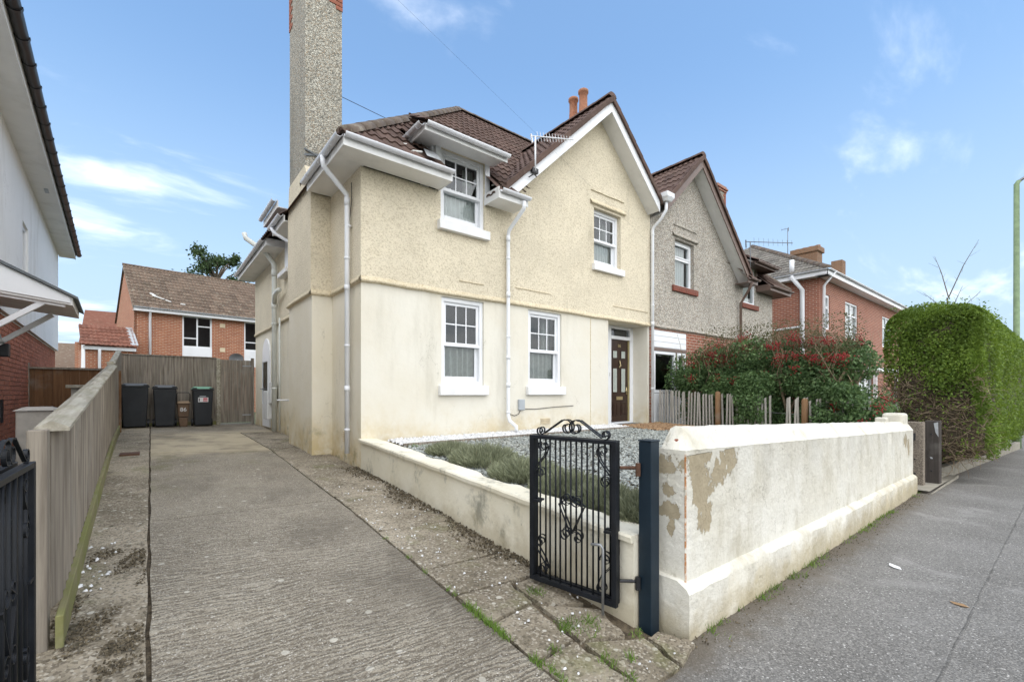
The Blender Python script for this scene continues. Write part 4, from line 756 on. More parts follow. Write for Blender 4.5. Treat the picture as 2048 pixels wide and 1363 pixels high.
# side door, side window, meter boxes, small fittings
X2 = Matrix.Translation((2.372, 0, 0)) @ Matrix(((0, 1, 0, 0), (1, 0, 0, 0), (0, 0, 1, 0), (0, 0, 0, 1)))
b = MB(); pr = [(12.7, .62), (13.62, .62), (13.62, 2.45)] + [(13.16 + .46 * math.cos(t * math.pi / 10), 2.45 + .46 * math.sin(t * math.pi / 10)) for t in range(1, 10)] + [(12.7, 2.45)]
b.prism([(2.335, y, z) for y, z in pr], (.05, 0, 0)); sd_ = house.part('side_door', b, 'white_plastic', bevel=.01)
b = MB(); b.box(2.315, 2.334, 12.82, 13.5, 1.2, 1.22); b.box(2.315, 2.334, 12.80, 12.83, 1.22, 2.3); b.box(2.315, 2.334, 13.49, 13.52, 1.22, 2.3); b.box(2.315, 2.334, 12.80, 13.52, 2.3, 2.34); house.part('door_moulding', b, 'white_plastic', sd_)
house.part('pane', MB().box(2.326, 2.332, 12.83, 13.49, 1.22, 2.3), 'glass', sd_); house.part('handle', MB().tube([(2.33, 13.4, 1.6), (2.26, 13.4, 1.6), (2.26, 13.3, 1.6)], .015, 6), 'galvanised', sd_)
house.part('meter_box', MB().box(2.17, 2.35, 12.05, 12.55, .86, 1.55), 'meter_box', bevel=.02); house.part('meter_box', MB().box(2.2, 2.35, 11.85, 12.03, 1.25, 1.75), 'meter_box', bevel=.015); house.part('sill', MB().box(2.2, 2.35, 10.3, 11.1, 4.04, 4.14), 'white_sill', bevel=.01); house.part('side_window', MB().ring(10.4, 11.0, 4.14, 5.2, .06, 0, 0).box(2.33, 2.347, 10.4, 11.0, 4.14, 5.2), 'white_plastic')
house.part('junction_box', MB().box(5.28, 5.42, 6.36, 6.411, 1.18, 1.38), 'meter_grey', bevel=.01)
house.part('cable', MB().tube([(5.4, 6.40, 1.2), (5.7, 6.402, 1.19), (6.2, 6.402, 1.22), (6.75, 6.402, 1.235)], .006, 5), 'cable'); house.part('cable', MB().tube([(5.34, 6.40, 1.18), (5.3, 6.40, 1.11), (5.2, 6.4, 1.08), (5.06, 6.4, 1.12)], .006, 5), 'cable')
house.part('cable', MB().tube([(2.31, 6.66, 4.6), (2.32, 6.68, 4.35), (2.34, 6.9, 3.9), (2.345, 6.98, 3.5), (2.35, 6.9, 3.2), (2.35, 6.86, 2.4), (2.35, 6.9, 1.9), (2.35, 6.86, 1.5), (2.35, 6.88, 1.1)], .006, 5), 'cable')
b = MB()
for i in range(5): b.box(2.352, 2.375, 7.0, 7.2, .74 + i * .035, .755 + i * .035)
house.part('air_vent', b, 'vent_cream'); b = MB()
for i in range(4): b.box(5.85, 6.1, 6.395, 6.414, .9 + i * .03, .915 + i * .03)
house.part('air_vent', b, 'vent_cream'); house.part('render_joint', MB().box(7.28, 7.292, 6.404, 6.413, .8, 3.08), 'yellow_band')
# loose lead and mortar where valley meets eaves
for p, s in (((4.98, 6.06, 5.14), .07), ((4.86, 6.14, 5.05), .08), ((4.72, 6.3, 5.1), .06), ((5.05, 6.6, 5.45), .06), ((2.95, 6.3, 5.2), .07), ((3.1, 6.1, 5.06), .06)):
    b = MB().bar((p[0] - s * 1.6, p[1], p[2]), (p[0] + s * 1.4, p[1] + s * .6, p[2] + s), s * .8, s * .5); house.part('mortar_fillet', b, 'mortar_white', roof1, bevel=.012)
b = MB(); b.add([(3.2, 6.0, 5.02), (3.45, 6.0, 5.02), (3.5, 6.3, 5.29), (3.3, 6.3, 5.29)], [(0, 1, 2, 3)]); house.part('lead_flashing', b, 'lead', roof1)
b = MB(); b.add([(2.02, 8.11, 5.5), (2.68, 8.11, 5.68), (2.68, 8.11, 5.72), (2.02, 8.11, 5.54)], [(0, 1, 2, 3)]).bar((2.02, 8.11, 5.62), (2.7, 8.11, 5.42), .02, .025); house.part('lead_flashing', b, 'step_grey', roof1)
# shared stack with two pots (behind the gable)
ps = house.part('party_stack', MB().box(9.15, 9.85, 8.45, 9.3, 6.0, 9.12), 'brick_red')
for x, y in ((9.56, 8.68), (9.6, 9.1)): house.part('chimney_pot', MB().lathe([(.15, 9.1), (.13, 9.4), (.115, 9.7), (.115, 9.95), (.145, 9.97), (.145, 10.04), (.12, 10.06), (.10, 10.06), (.09, 9.9)], (x, y, 0)), 'terracotta', ps, True)
# ---- attached grey house
XM = Matrix.Translation((2 * XP, 0, 0)) @ Matrix.Scale(-1, 4, (1, 0, 0))
grey = Thing('grey_house', 'grey pebbledashed house with brown bargeboards attached to the cream one', 'house', (2.36, 6.4, .6), None, XM)
P2 = dict(low='brick_red', low_side='grey_pebbledash', up='grey_pebbledash', band='grey_pebbledash', drip=True, barge='brown_plastic', barge2='brown_plastic', gsoffit='soffit_white', fascia='brown_plastic', gutter='brown_plastic', cheek='brown_plastic',
          low_open=[(7.76, 9.25, .7, 3.05)], up_open=[(3.65, 4.52, 4.28, 5.46), (7.40, 8.33, 4.25, 5.46)])
roof2 = semi(grey, P2)
rs = ('sill_tile_red', .14, .15, .06)
window(grey, 7.40, 8.33, 4.25, 5.46, 6.45, sill=('sill_tile_red', .14, .15, .12), curtain='white', style='top'); window(grey, 3.65, 4.52, 4.28, 5.46, 6.388, sill=rs, curtain='white', style='top')
b = MB(); n = 12
for x0, x1, z, h, pr in ((7.25, 8.45, 5.52, .11, .055), (7.3, 8.4, 5.80, .018, .03)):
    b = MB()
    for i in range(n + 1):
        x = x0 + (x1 - x0) * i / n; j = random.uniform(-.006, .006); b.v += [(x, 6.395, z + h + j), (x, 6.39 - pr * .6, z + h * .5 + j), (x, 6.39 - pr, z + j), (x, 6.395, z - .01 + j)]
    b.f += [(4 * i + q, 4 * i + 4 + q, 4 * i + 5 + q, 4 * i + 1 + q) for i in range(n) for q in range(3)]; grey.part('lintel_ledge', b, 'grey_pebbledash', None, True)
pf = MB(); pf.box(7.76, 9.25, 6.42, 6.5, 2.62, 3.05); pn = grey.part('porch_panel', pf, 'white_plastic')
for i in range(3): grey.part('cladding_board', MB().box(7.76, 9.25, 6.405, 6.419, 2.63 + i * .14, 2.762 + i * .14), 'white_plastic', pn, bevel=.006)
grey.part('porch_beam', MB().box(7.76, 9.25, 6.40, 6.5, 2.54, 2.615), 'brown_plastic'); grey.part('porch_post', MB().box(8.20, 8.26, 6.40, 6.5, .7, 2.54), 'brown_plastic')
window(grey, 8.265, 9.23, 1.5, 2.53, 6.37, style='plain', curtain=None, rx=.02); window(grey, 7.78, 8.195, 1.5, 2.53, 6.37, style='plain', curtain=None); grey.part('porch_panel', MB().box(7.76, 9.25, 6.405, 6.5, .6, 1.49), 'white_plastic')
for i in range(3): grey.part('downpipe', MB().tube([(4.86, 6.3, .4), (4.86, 6.3, 4.2), (4.95, 6.0, 4.6), (5.0, 5.9, 4.75)], .04, 8), 'brown_plastic', None, True) if i == 0 else None
# ------------------------------------------------------------------ white boundary wall
def wl_(t): return (2.58 + 7.37 * t, 1.50 + .17 * t)                # front face line
bw = Thing('boundary_wall', 'long white painted boundary wall with flaking paint beside the pavement', 'wall', (2.58, 1.5, 0))
def wall_section(t, lo, jit):
    x, y = wl_(t); zb = zp(x) - .08; zc = 1.13 - .27 * t; zt = zc + .155; zpl = zp(x) + .31 - .02 * t; j = lambda a=.004: random.uniform(-a, a) if jit else 0
    if lo: return [(x, y - .055 + j(.006), zb), (x, y - .055 + j(.006), zpl - .03 + j()), (x, y - .035 + j(), zpl + j(.005)), (x, y + .03, zpl + .035), (x, y + .27, zpl + .035), (x, y + .27, zb)]
    return [(x, y, zb), (x, y + j(.003), zc * .5), (x, y + j(.003), zc + j()), (x, y - .005 + j(.002), zc + .012 + j(.002)), (x, y + .05 + j(.002), zc + .095 + j(.003)), (x, y + .09 + j(.002), zt - .01 + j(.003)), (x, y + .13, zt + j(.003)), (x, y + .17, zt - .02 + j(.003)), (x, y + .225, zc + .01), (x, y + .225, zb)]
for lo, nm in ((False, 'wall_body'), (True, 'plinth')):
    mb = MB(); N = 90 if not lo else 70; secs = [wall_section(i / N, lo, 0 < i < N) for i in range(N + 1)]
    if not lo:      # hipped near end
        full = [(x + .11, y, z) for x, y, z in secs[0]]; secs[0] = [(x, y if z < 1.135 else min(max(y, 1.5), 1.72), min(z, 1.14)) for x, y, z in secs[0]]; secs.insert(1, full); secs[2] = [(x + .05, y, z) for x, y, z in secs[2]]; N += 1
    else: secs[0] = [(x - .05, y, z) for x, y, z in secs[0]]; secs.insert(1, [(x + .07, y, z) for x, y, z in secs[0]]); N += 1
    k = len(secs[0])
    for s_ in secs: mb.v += s_
    mb.f += [(i * k + q, (i + 1) * k + q, (i + 1) * k + (q + 1) % k, i * k + (q + 1) % k) for i in range(N) for q in range(k)] + [tuple(range(k)), tuple(reversed(range(N * k, (N + 1) * k)))]
    mb.f = [tuple(f) for f in mb.f]; o = bw.part(nm, mb, 'flaking_white_paint')
    bm = bmesh.new(); bm.from_mesh(o.data); bmesh.ops.recalc_face_normals(bm, faces=bm.faces); bm.to_mesh(o.data); bm.free(); o.data.shade_smooth(); o.data.set_sharp_from_angle(angle=math.radians(32))
x, y = wl_(1); bw.part('end_pier', MB().box(x - .38, x - .02, y + .06, y + .34, -.3, 1.16), 'flaking_white_paint', bevel=.04); bw.part('end_pier', MB().box(x - .75, x - .6, y + .2, y + .35, .2, 1.10), 'flaking_white_paint', bevel=.02)
bw.part('brick', MB().hexa([(2.60, 1.56, 1.15), (2.70, 1.56, 1.15), (2.70, 1.64, 1.15), (2.60, 1.64, 1.15), (2.628, 1.575, 1.205), (2.70, 1.575, 1.215), (2.70, 1.63, 1.215), (2.628, 1.63, 1.205)]), 'brick_red_plain', bevel=.008, label='bare red brick corner under the paint')
# ------------------------------------------------------------------ low garden wall
gw = Thing('garden_wall', 'low cream garden wall with a sloping coping between drive and slate garden', 'wall', (2.36, 6.3, .3))
CAP = [(1.6, .60), (2.71, .655), (6.40, .845)]
mb = MB(); N = 40; secs = []
for i in range(N + 1):
    y = 1.72 + (6.42 - 1.72) * i / N; j = random.uniform(-.003, .003); zt = lerp(CAP, y) - .045; secs.append([(2.36 + j, y, zd(2.3, y) - .1), (2.36 + j, y, zt), (2.56, y, zt), (2.56, y, zd(2.3, y) - .1)])
for s_ in secs: mb.v += s_
mb.f += [(i * 4 + q, i * 4 + (q + 1) % 4, (i + 1) * 4 + (q + 1) % 4, (i + 1) * 4 + q) for i in range(N) for q in range(4)] + [(3, 2, 1, 0), (N * 4, N * 4 + 1, N * 4 + 2, N * 4 + 3)]; gw.part('wall_body', mb, 'garden_wall_paint')
mb = MB(); secs = []
for i in range(N + 1):
    y = 1.72 + (6.41 - 1.72) * i / N; j = random.uniform(-.005, .005); zt = lerp(CAP, y) + random.uniform(-.003, .003); w = .06 if 12 < i < 17 or 24 < i < 27 else 0; secs.append([(2.325 + j, y, zt - .045), (2.322 + j, y, zt - .012), (2.335 + j, y, zt), (2.59 - w + j * 3, y, zt - .01), (2.60 - w, y, zt - .06)])
for s_ in secs: mb.v += s_
mb.f += [(i * 5 + q, i * 5 + (q + 1) % 5, (i + 1) * 5 + (q + 1) % 5, (i + 1) * 5 + q) for i in range(N) for q in range(5)] + [(4, 3, 2, 1, 0), tuple(range(N * 5, N * 5 + 5))]; gw.part('coping', mb, 'garden_wall_paint')
# ------------------------------------------------------------------ folding drive gates
def spiral(c, r0, r1, a0, turns, ux, uz, n=26):
    c = Vector(c); ux = Vector(ux); uz = Vector(uz)
    return [c + (ux * math.cos(a0 + turns * 6.283 * i / n) + uz * math.sin(a0 + turns * 6.283 * i / n)) * (r0 + (r1 - r0) * i / n) for i in range(n + 1)]
def flat(mb, pts, w, t, nrm):      # flat iron strip following pts, width along nrm
    pts = [Vector(p) for p in pts]; nv = Vector(nrm); k = len(mb.v)
    for i, p in enumerate(pts):
        tg = (pts[min(i + 1, len(pts) - 1)] - pts[max(0, i - 1)]).normalized(); s_ = tg.cross(nv).normalized()
        mb.v += [p + nv * w / 2 + s_ * t / 2, p - nv * w / 2 + s_ * t / 2, p - nv * w / 2 - s_ * t / 2, p + nv * w / 2 - s_ * t / 2]
    n = len(pts); mb.f += [(k + 4 * i + q, k + 4 * i + (q + 1) % 4, k + 4 * i + 4 + (q + 1) % 4, k + 4 * i + 4 + q) for i in range(n - 1) for q in range(4)] + [(k + 3, k + 2, k + 1, k), tuple(k + 4 * (n - 1) + q for q in range(4))]
    return mb
def gate(th, A, B, z0, z1, nrm, bolt=False):
    """two hinged leaves folded flat against each other between plan points A (hinge side) and B (free side)"""
    A, B, nv = Vector((*A, 0)), Vector((*B, 0)), Vector((*nrm, 0)).normalized(); ux = (B - A).normalized(); L = (B - A).length; uz = Vector((0, 0, 1))
    for s_, off in ((0, 0.), (1, .055)):
        a = A + nv * off + ux * (.02 * s_); P = lambda u, z: a + ux * u + uz * z; l = L - .02
        fr = MB()
        for u in (.017, l - .017): fr.bar(P(u, z0), P(u, z1), .034, .034, ux)
        fr.bar(P(.034, z1 - .012), P(l - .034, z1 - .012), .034, .024); fr.bar(P(.034, z0 + .017), P(l - .034, z0 + .017), .034, .034); leaf = th.part('gate_leaf', fr, 'gate_metal', bevel=.003)
        nb = 8
        for i in range(1, nb): bx_ = l * (i - .32 * s_) / nb; th.part('bar', MB().tube([P(bx_, z0 + .03), P(bx_, z1 - .02)], .0065, 8), 'gate_metal', leaf, True)
        c = l / 2; top = z1 + .0
        for sg in (-1, 1):                                             # crest: two sloping rods ending in scrolls
            w = P(c + sg * .25, top + .03); sc = MB()
            flat(sc, [P(c + sg * .24, top + .012), P(c + sg * .07, top + .118)] + spiral(P(c + sg * .035, top + .066), .056, .02, math.pi / 2 - sg * .55, sg * 1.15, ux * 1, uz), .014, .005, nv)
            flat(sc, spiral(P(c + sg * .262, top + .034), .032, .010, -math.pi / 2, sg * 1.15, ux, uz), .014, .005, nv); th.part('crest_scroll', sc, 'gate_metal', leaf)
            for (uu, zz, up) in ((.034 if sg < 0 else l - .034, z1 - .03, -1), (.034 if sg < 0 else l - .034, z0 + .04, 1)):     # corner brackets
                dr = 1 if sg < 0 else -1; sc = MB(); e0 = P(uu + dr * .08, zz + up * .02); e1 = P(uu + dr * .015, zz + up * .26)
                flat(sc, spiral(P(uu + dr * .075, zz + up * .045), .012, .04, 0, dr * up * 1.1, ux, uz), .012, .004, nv); flat(sc, [P(uu + dr * .115, zz + up * .045), P(uu + dr * .09, zz + up * .11), P(uu + dr * .012, zz + up * .20)], .012, .004, nv); flat(sc, spiral(P(uu + dr * .05, zz + up * .24), .012, .042, 1, -dr * up * 1.2, ux, uz), .012, .004, nv); th.part('corner_scroll', sc, 'gate_metal', leaf)
            h = (z0 + z1) / 2; sc = MB()                                # heart in the middle
            flat(sc, spiral(P(c + sg * .045, h + .10), .014, .05, math.pi if sg > 0 else 0, -sg * 1.05, ux, uz) + [P(c + sg * .10, h + .06), P(c + sg * .055, h - .03), P(c + sg * .005, h - .13)], .012, .0045, nv)
            flat(sc, spiral(P(c + sg * .05, h - .15), .012, .045, math.pi / 2, sg * 1.15, ux, uz), .012, .0045, nv); th.part('heart_scroll', sc, 'gate_metal', leaf)
        for u0, u1, z in ((.0, .09, (z0 + z1) / 2 - .06), (l - .09, l, (z0 + z1) / 2 + .05)): th.part('catch', MB().bar(P(u0, z) - nv * .0, P(u1, z), .03, .014), 'gate_metal', leaf)
    if bolt: th.part('drop_bolt', MB().tube([A + ux * .17 - nv * .03 + uz * (z0 + .37), A + ux * .10 - nv * .03 + uz * (z0 + .38), A + ux * .085 - nv * .03 + uz * (z0 + .36), A + ux * .085 - nv * .03 + uz * (z0 - .06)], .009, 8), 'galvanised', None, True)
gt = Thing('drive_gate', 'black wrought iron folding gate with scrolls, open against the garden wall', 'gate', (2.3, 1.79, .1), 'folding iron drive gates')
gate(gt, (2.285, 1.79), (2.165, 2.50), .15, 1.195, (.986, .166), True)
for z in (1.03, .32): gt.part('hinge', MB().tube([(2.30, 1.78, z), (2.37, 1.72, z), (2.41, 1.70, z)], .011, 8).tube([(2.375, 1.70, z - .05), (2.375, 1.70, z + .03)], .016, 8), 'rusty_iron' if z > 1 else 'black_plastic')
post = Thing('gate_post', 'square dark blue metal gate post at the end of the white wall', 'post', (2.44, 1.665, 0), 'gate posts'); post.part('shaft', MB().box(2.395, 2.485, 1.62, 1.71, -.1, 1.195), 'post_metal', bevel=.004); post.part('cap', MB().box(2.391, 2.489, 1.616, 1.714, 1.196, 1.206), 'post_metal', bevel=.003)
g2 = Thing('drive_gate', 'black wrought iron folding gate standing against the timber fence', 'gate', (-.40, 2.0, .1), 'folding iron drive gates'); gate(g2, (-.40, 2.03), (-.39, 2.735), .16, 1.215, (-1, .01))
# ------------------------------------------------------------------ fences
def fx(y): return -.40 - .018 * (y - 3.0)
lf = Thing('timber_fence', 'weathered close-board timber fence running up beside the drive', 'fence', (-.42, 3.2, 0), 'garden fences')
ftop = lambda y: 1.335 + .0895 * (y - 3.3) if y < 10.6 else 1.335 + .0895 * 7.3 + .13 * (y - 10.6)
y = 3.30; i = 0
while y < 14.55:
    w = .125; x = fx(y); z0 = zd(-.4, y) + .17; a = MB(); tl = random.uniform(.0, .012)
    a.hexa([(x + .004, y, z0), (x + .034, y + w + .012, z0), (x + .018, y + w + .012, z0), (x - .008, y, z0), (x + .004, y, ftop(y) - .03), (x + .034, y + w + .012, ftop(y + w) - .03), (x + .018, y + w + .012, ftop(y + w) - .03), (x - .008, y, ftop(y) - .03)]); lf.part('board', a, 'fence_wood'); y += w
for y0, y1 in ((3.28, 6.1), (6.11, 10.6)):
    b = MB(); xa, xb = fx(y0), fx(y1); b.hexa([(xa - .055, y0, ftop(y0) - .03), (xa + .075, y0, ftop(y0) - .03), (xb + .075, y1, ftop(y1) - .03), (xb - .055, y1, ftop(y1) - .03), (xa - .055, y0, ftop(y0) - .01), (xa + .075, y0, ftop(y0) - .01), (xb + .075, y1, ftop(y1) - .01), (xb - .055, y1, ftop(y1) - .01)])
    b.hexa([(xa - .055, y0, ftop(y0) - .01), (xa + .075, y0, ftop(y0) - .01), (xb + .075, y1, ftop(y1) - .01), (xb - .055, y1, ftop(y1) - .01), (xa + .0, y0, ftop(y0) + .018), (xa + .02, y0, ftop(y0) + .018), (xb + .02, y1, ftop(y1) + .018), (xb, y1, ftop(y1) + .018)]); lf.part('capping_rail', b, 'fence_cap_wood')
b = MB(); b.bar((fx(10.6), 10.6, ftop(10.6) + .02), (fx(14.6), 14.62, ftop(14.6) + .02), .09, .03); lf.part('capping_rail', b, 'fence_cap_wood')
for y0, y1 in ((3.2, 6.2), (6.21, 10.4), (10.41, 14.5)):
    b = MB(); xa, xb = fx(y0), fx(y1); za, zb = zd(-.4, y0), zd(-.4, y1); b.hexa([(xa + .028, y0, za - .05), (xa + .06, y0, za - .05), (xb + .06, y1, zb - .05), (xb + .028, y1, zb - .05), (xa + .028, y0, za + .165), (xa + .06, y0, za + .165), (xb + .06, y1, zb + .165), (xb + .028, y1, zb + .165)]); lf.part('gravel_board', b, 'fence_wood_green', bevel=.005)
lf.part('post', MB().box(-.475, -.402, 3.20, 3.275, -.1, 1.315), 'fence_wood', bevel=.005); lf.part('post', MB().box(-.47, -.37, 2.98, 3.155, -.1, .10), 'fence_wood_green', bevel=.005); lf.part('post', MB().box(-.66, -.55, 14.50, 14.60, .4, 2.48), 'fence_wood', bevel=.005)
lf.part('post', MB().box(-.60, -.51, 10.58, 10.67, .4, ftop(10.6) + .06), 'fence_cap_wood', bevel=.005)
bf = Thing('timber_fence', 'weathered timber fence and gate behind the row of bins', 'fence', (1, 14.9, .6), 'garden fences')
x = -.62
while x < 1.40:
    a = MB(); w = .1; a.hexa([(x, 14.93, .72), (x + w + .01, 14.915, .72), (x + w + .01, 14.925, .72), (x, 14.95, .72), (x, 14.93, 2.46), (x + w + .01, 14.915, 2.46), (x + w + .01, 14.925, 2.46), (x, 14.95, 2.46)]); bf.part('board', a, 'fence_wood'); x += w
bf.part('capping_rail', MB().box(-.62, 1.42, 14.9, 14.97, 2.46, 2.485), 'fence_wood'); bf.part('gravel_board', MB().box(-.62, 1.42, 14.90, 14.93, .55, .72), 'fence_wood_green'); bf.part('post', MB().box(1.425, 1.52, 14.88, 14.97, .5, 2.45), 'fence_cap_wood', bevel=.005)
x = 1.525
gd = bf.part('side_gate', MB().box(1.53, 2.33, 14.935, 14.96, .9, 1.0).box(1.53, 2.33, 14.935, 14.96, 2.1, 2.2), 'fence_wood')
while x < 2.25: a = MB().box(x, x + .098, 14.91, 14.932, .66, 2.43); bf.part('board', a, 'fence_wood', gd, bevel=.004); x += .1025
for z in (.85, 2.25): bf.part('hinge', MB().box(2.05, 2.33, 14.898, 14.909, z, z + .035), 'galvanised', gd)
bf.part('post', MB().box(2.27, 2.345, 14.88, 14.97, .5, 2.5), 'fence_wood', bevel=.005)
# ------------------------------------------------------------------ bins
def wheelie(name, label, x, y, w, h, lid, sticker=False, rz=0.):
    z = zd(x, y); d = w * 1.15; X = Matrix.Translation((x, y, z)) @ Matrix.Rotation(rz, 4, 'Z'); t = Thing(name, label, 'bin', (0, 0, 0), 'wheelie bins', X); w2 = w / 2; b = MB(); bt = w2 * .82
    b.hexa([(-bt, -d * .36, .03), (bt, -d * .36, .03), (bt, d * .36, .03), (-bt, d * .36, .03), (-w2, -d / 2, h - .09), (w2, -d / 2, h - .09), (w2, d / 2, h - .09), (-w2, d / 2, h - .09)]); body = t.part('body', b, 'bin_plastic', bevel=.025)
    b = MB(); b.box(-w2 - .02, w2 + .02, -d / 2 - .02, d / 2 + .02, h - .088, h - .055); t.part('rim', b, 'bin_plastic', body, bevel=.008)
    b = MB(); b.hexa([(-w2 - .025, -d / 2 - .03, h - .05), (w2 + .025, -d / 2 - .03, h - .05), (w2 + .025, d / 2 + .04, h - .05), (-w2 - .025, d / 2 + .04, h - .05), (-w2 * .8, -d * .42, h + .0), (w2 * .8, -d * .42, h + .0), (w2 * .8, d * .45, h + .02), (-w2 * .8, d * .45, h + .02)]); l = t.part('lid', b, lid, bevel=.015)
    for s_ in (-1, 1):
        t.part('lid_grip', MB().box(s_ * w2 * .82 - .05, s_ * w2 * .82 + .05, -d / 2 - .032, -d / 2 + .05, h - .045, h - .02), 'black_plastic', l, bevel=.008)
        wb = MB(); wb.tube([(s_ * (w2 - .03), d * .36, .1), (s_ * (w2 + .015), d * .36, .1)], .1, 16); t.part('wheel', wb, 'black_plastic')
    t.part('handle', MB().tube([(-w2 * .8, d / 2 + .02, h - .08), (-w2 * .8, d / 2 + .09, h - .06), (w2 * .8, d / 2 + .09, h - .06), (w2 * .8, d / 2 + .02, h - .08)], .014, 8), 'black_plastic')
    if sticker:
        yy = lambda zz: -(d * .36 + (d / 2 - d * .36) * (zz - .03) / (h - .12)) - .006
        b = MB(); b.add([(-.11, yy(.64), .64), (.11, yy(.64), .64), (.11, yy(.76), .76), (-.11, yy(.76), .76)], [(0, 1, 2, 3)]); st = t.part('sticker', b, 'sticker_white', body)
        for x0, x1, z0, z1, m_ in ((.0, .09, .655, .745, 'sticker_red'), (-.095, -.075, .66, .74, 'black_plastic')): t.part('print', MB().add([(x0, yy(z0) - .003, z0), (x1, yy(z0) - .003, z0), (x1, yy(z1) - .003, z1), (x0, yy(z1) - .003, z1)], [(0, 1, 2, 3)]), m_, st)
        for q in range(4): t.part('print', MB().add([(.012 + q * .02, yy(.67) - .006, .665), (.02 + q * .02, yy(.67) - .006, .665), (.02 + q * .02, yy(.72) - .006, .715), (.012 + q * .02, yy(.72) - .006, .715)], [(0, 1, 2, 3)]), 'sticker_white', st)
        t.part('print', MB().add([(-.08, yy(.78), .775), (.06, yy(.78), .775), (.06, yy(.80), .80), (-.08, yy(.80), .80)], [(0, 1, 2, 3)]), 'meter_grey', body)
    return t
wheelie('wheelie_bin', 'large black wheelie bin with grey lid in the fence corner', -.30, 14.45, .52, 1.08, 'bin_lid_grey'); wheelie('wheelie_bin', 'black grey-lidded wheelie bin next to the brown food caddy', .28, 14.5, .47, 1.05, 'bin_lid_grey'); wheelie('wheelie_bin', 'black wheelie bin with green lid and a red and white sticker', 1.07, 14.45, .44, 1.03, 'green_lid', True)
z0 = zd(.66, 14.45); fc = Thing('food_caddy', 'brown food waste caddy numbered 86 with its handle up', 'caddy', (.66, 14.45, z0 + .24)); b = MB(); b.hexa([(.55, 14.34, z0 + .25), (.77, 14.34, z0 + .25), (.77, 14.56, z0 + .25), (.55, 14.56, z0 + .25), (.53, 14.31, z0 + .6), (.79, 14.31, z0 + .6), (.79, 14.59, z0 + .6), (.53, 14.59, z0 + .6)]); cb = fc.part('body', b, 'caddy_brown', bevel=.02)
fc.part('lid', MB().hexa([(.51, 14.28, z0 + .6), (.81, 14.28, z0 + .6), (.81, 14.61, z0 + .6), (.51, 14.61, z0 + .6), (.55, 14.32, z0 + .66), (.77, 14.32, z0 + .66), (.77, 14.58, z0 + .66), (.55, 14.58, z0 + .66)]), 'caddy_lid', bevel=.012); fc.part('handle', MB().tube([(.52, 14.45, z0 + .58), (.52, 14.45, z0 + .84), (.55, 14.45, z0 + .88), (.77, 14.45, z0 + .88), (.80, 14.45, z0 + .84), (.80, 14.45, z0 + .58)], .01, 8), 'black_plastic', None, True)
lettering(fc, '86', .14, (.655, 14.308, z0 + .44), 'sticker_white', cb, 'house_number')
b = MB(); b.hexa([(.58, 14.36, z0), (.74, 14.36, z0), (.74, 14.54, z0), (.58, 14.54, z0), (.56, 14.34, z0 + .235), (.76, 14.34, z0 + .235), (.76, 14.56, z0 + .235), (.56, 14.56, z0 + .235)]); single('kitchen_caddy', 'small upturned brown caddy under the numbered caddy', 'caddy', b, 'caddy_brown', (.66, 14.45, z0), bevel=.015)
# ------------------------------------------------------------------ white neighbour house on the left
AL = math.radians(2.7); XL = Matrix.Translation((-2.08, 18.3, 0)) @ Matrix.Rotation(AL, 4, 'Z') @ Matrix(((0, -1, 0, 0), (-1, 0, 0, 0), (0, 0, 1, 0), (0, 0, 0, 1)))
# own frame: x runs towards the street along the side wall, y runs into the house
lh = Thing('white_house', 'white rendered house with red brick ground floor and black gutter', 'house', (0, 0, .5), None, XL)
LX = 15.0
m = MB(); wall_poly(m, [(0, 2.7), (LX, 2.7), (LX, 5.5), (0, 5.5)], [(6.0, 6.7, 3.35, 4.55)], 0, .1); m.quad((0, 0, 2.7), (0, 9, 2.7), (0, 9, 5.5), (0, 0, 5.5)); m.quad((LX, 0, 2.7), (LX, 0, 5.5), (LX, 9, 5.5), (LX, 9, 2.7)); m.quad((0, -.001, 2.7), (0, .06, 2.7), (LX, .06, 2.7), (LX, -.001, 2.7)); lh.part('upper_wall', m, 'white_render')
m = MB(); wall_poly(m, [(0, .3), (LX, .3), (LX, 2.7), (0, 2.7)], [(9.2, 9.75, 1.3, 2.45)], .075, .1); m.quad((0, .075, .3), (0, 9, .3), (0, 9, 2.7), (0, .075, 2.7)); m.quad((LX, .075, .3), (LX, .075, 2.7), (LX, 9, 2.7), (LX, 9, .3)); lw = lh.part('lower_wall', m, 'mortar')
window(lh, 6.0, 6.7, 3.35, 4.55, 0, style='plain', curtain=None, sill=('stone_grey', .07, .12, .1)); window(lh, 9.2, 9.75, 1.3, 2.45, .075, style='top', curtain='white', sill=('stone_grey', .06, .14, .12))
# bricks of the side wall, one by one where the photo shows them
bset = []
for r_ in range(31):
    z = .32 + r_ * .0765; x = -.05 - (r_ % 2) * .1125
    while x < 12.2:
        x0, x1 = max(x, .0), x + .2125; x += .225
        if x1 <= .02 or (x1 > 9.19 and x0 < 9.76 and z + .065 > 1.3 and z < 2.45): continue
        bset.append((-x1, x0, x1, z))
bset.sort(key=lambda q: abs(q[1] - 8.6)); rest = MB(); full = None
for i, (_, x0, x1, z) in enumerate(bset):
    if i < 300: lh.part('brick', MB().box(x0, x1, .062 + random.uniform(-.003, .003), .08, z, z + .0655), 'brick_face', lw)
    else: rest.box(x0, x1, .062 + random.uniform(-.003, .003), .08, z, z + .0655)
lh.part('bricks', rest, 'brick_face', lw, kind='stuff')
r = MB(); r.quad((-.4, -.38, 5.62), (LX + .4, -.38, 5.62), (LX + .4, 4.5, 8.8), (-.5, 4.5, 8.8)); r.quad((-.5, 4.5, 8.8), (LX + .4, 4.5, 8.8), (LX + .4, 9.5, 5.62), (-.5, 9.5, 5.62)); r.prism([(0, 0, 5.5), (0, 9, 5.5), (0, 4.5, 8.7)], (.05, 0, 0)); lr = lh.part('roof', r, 'grey_tile')
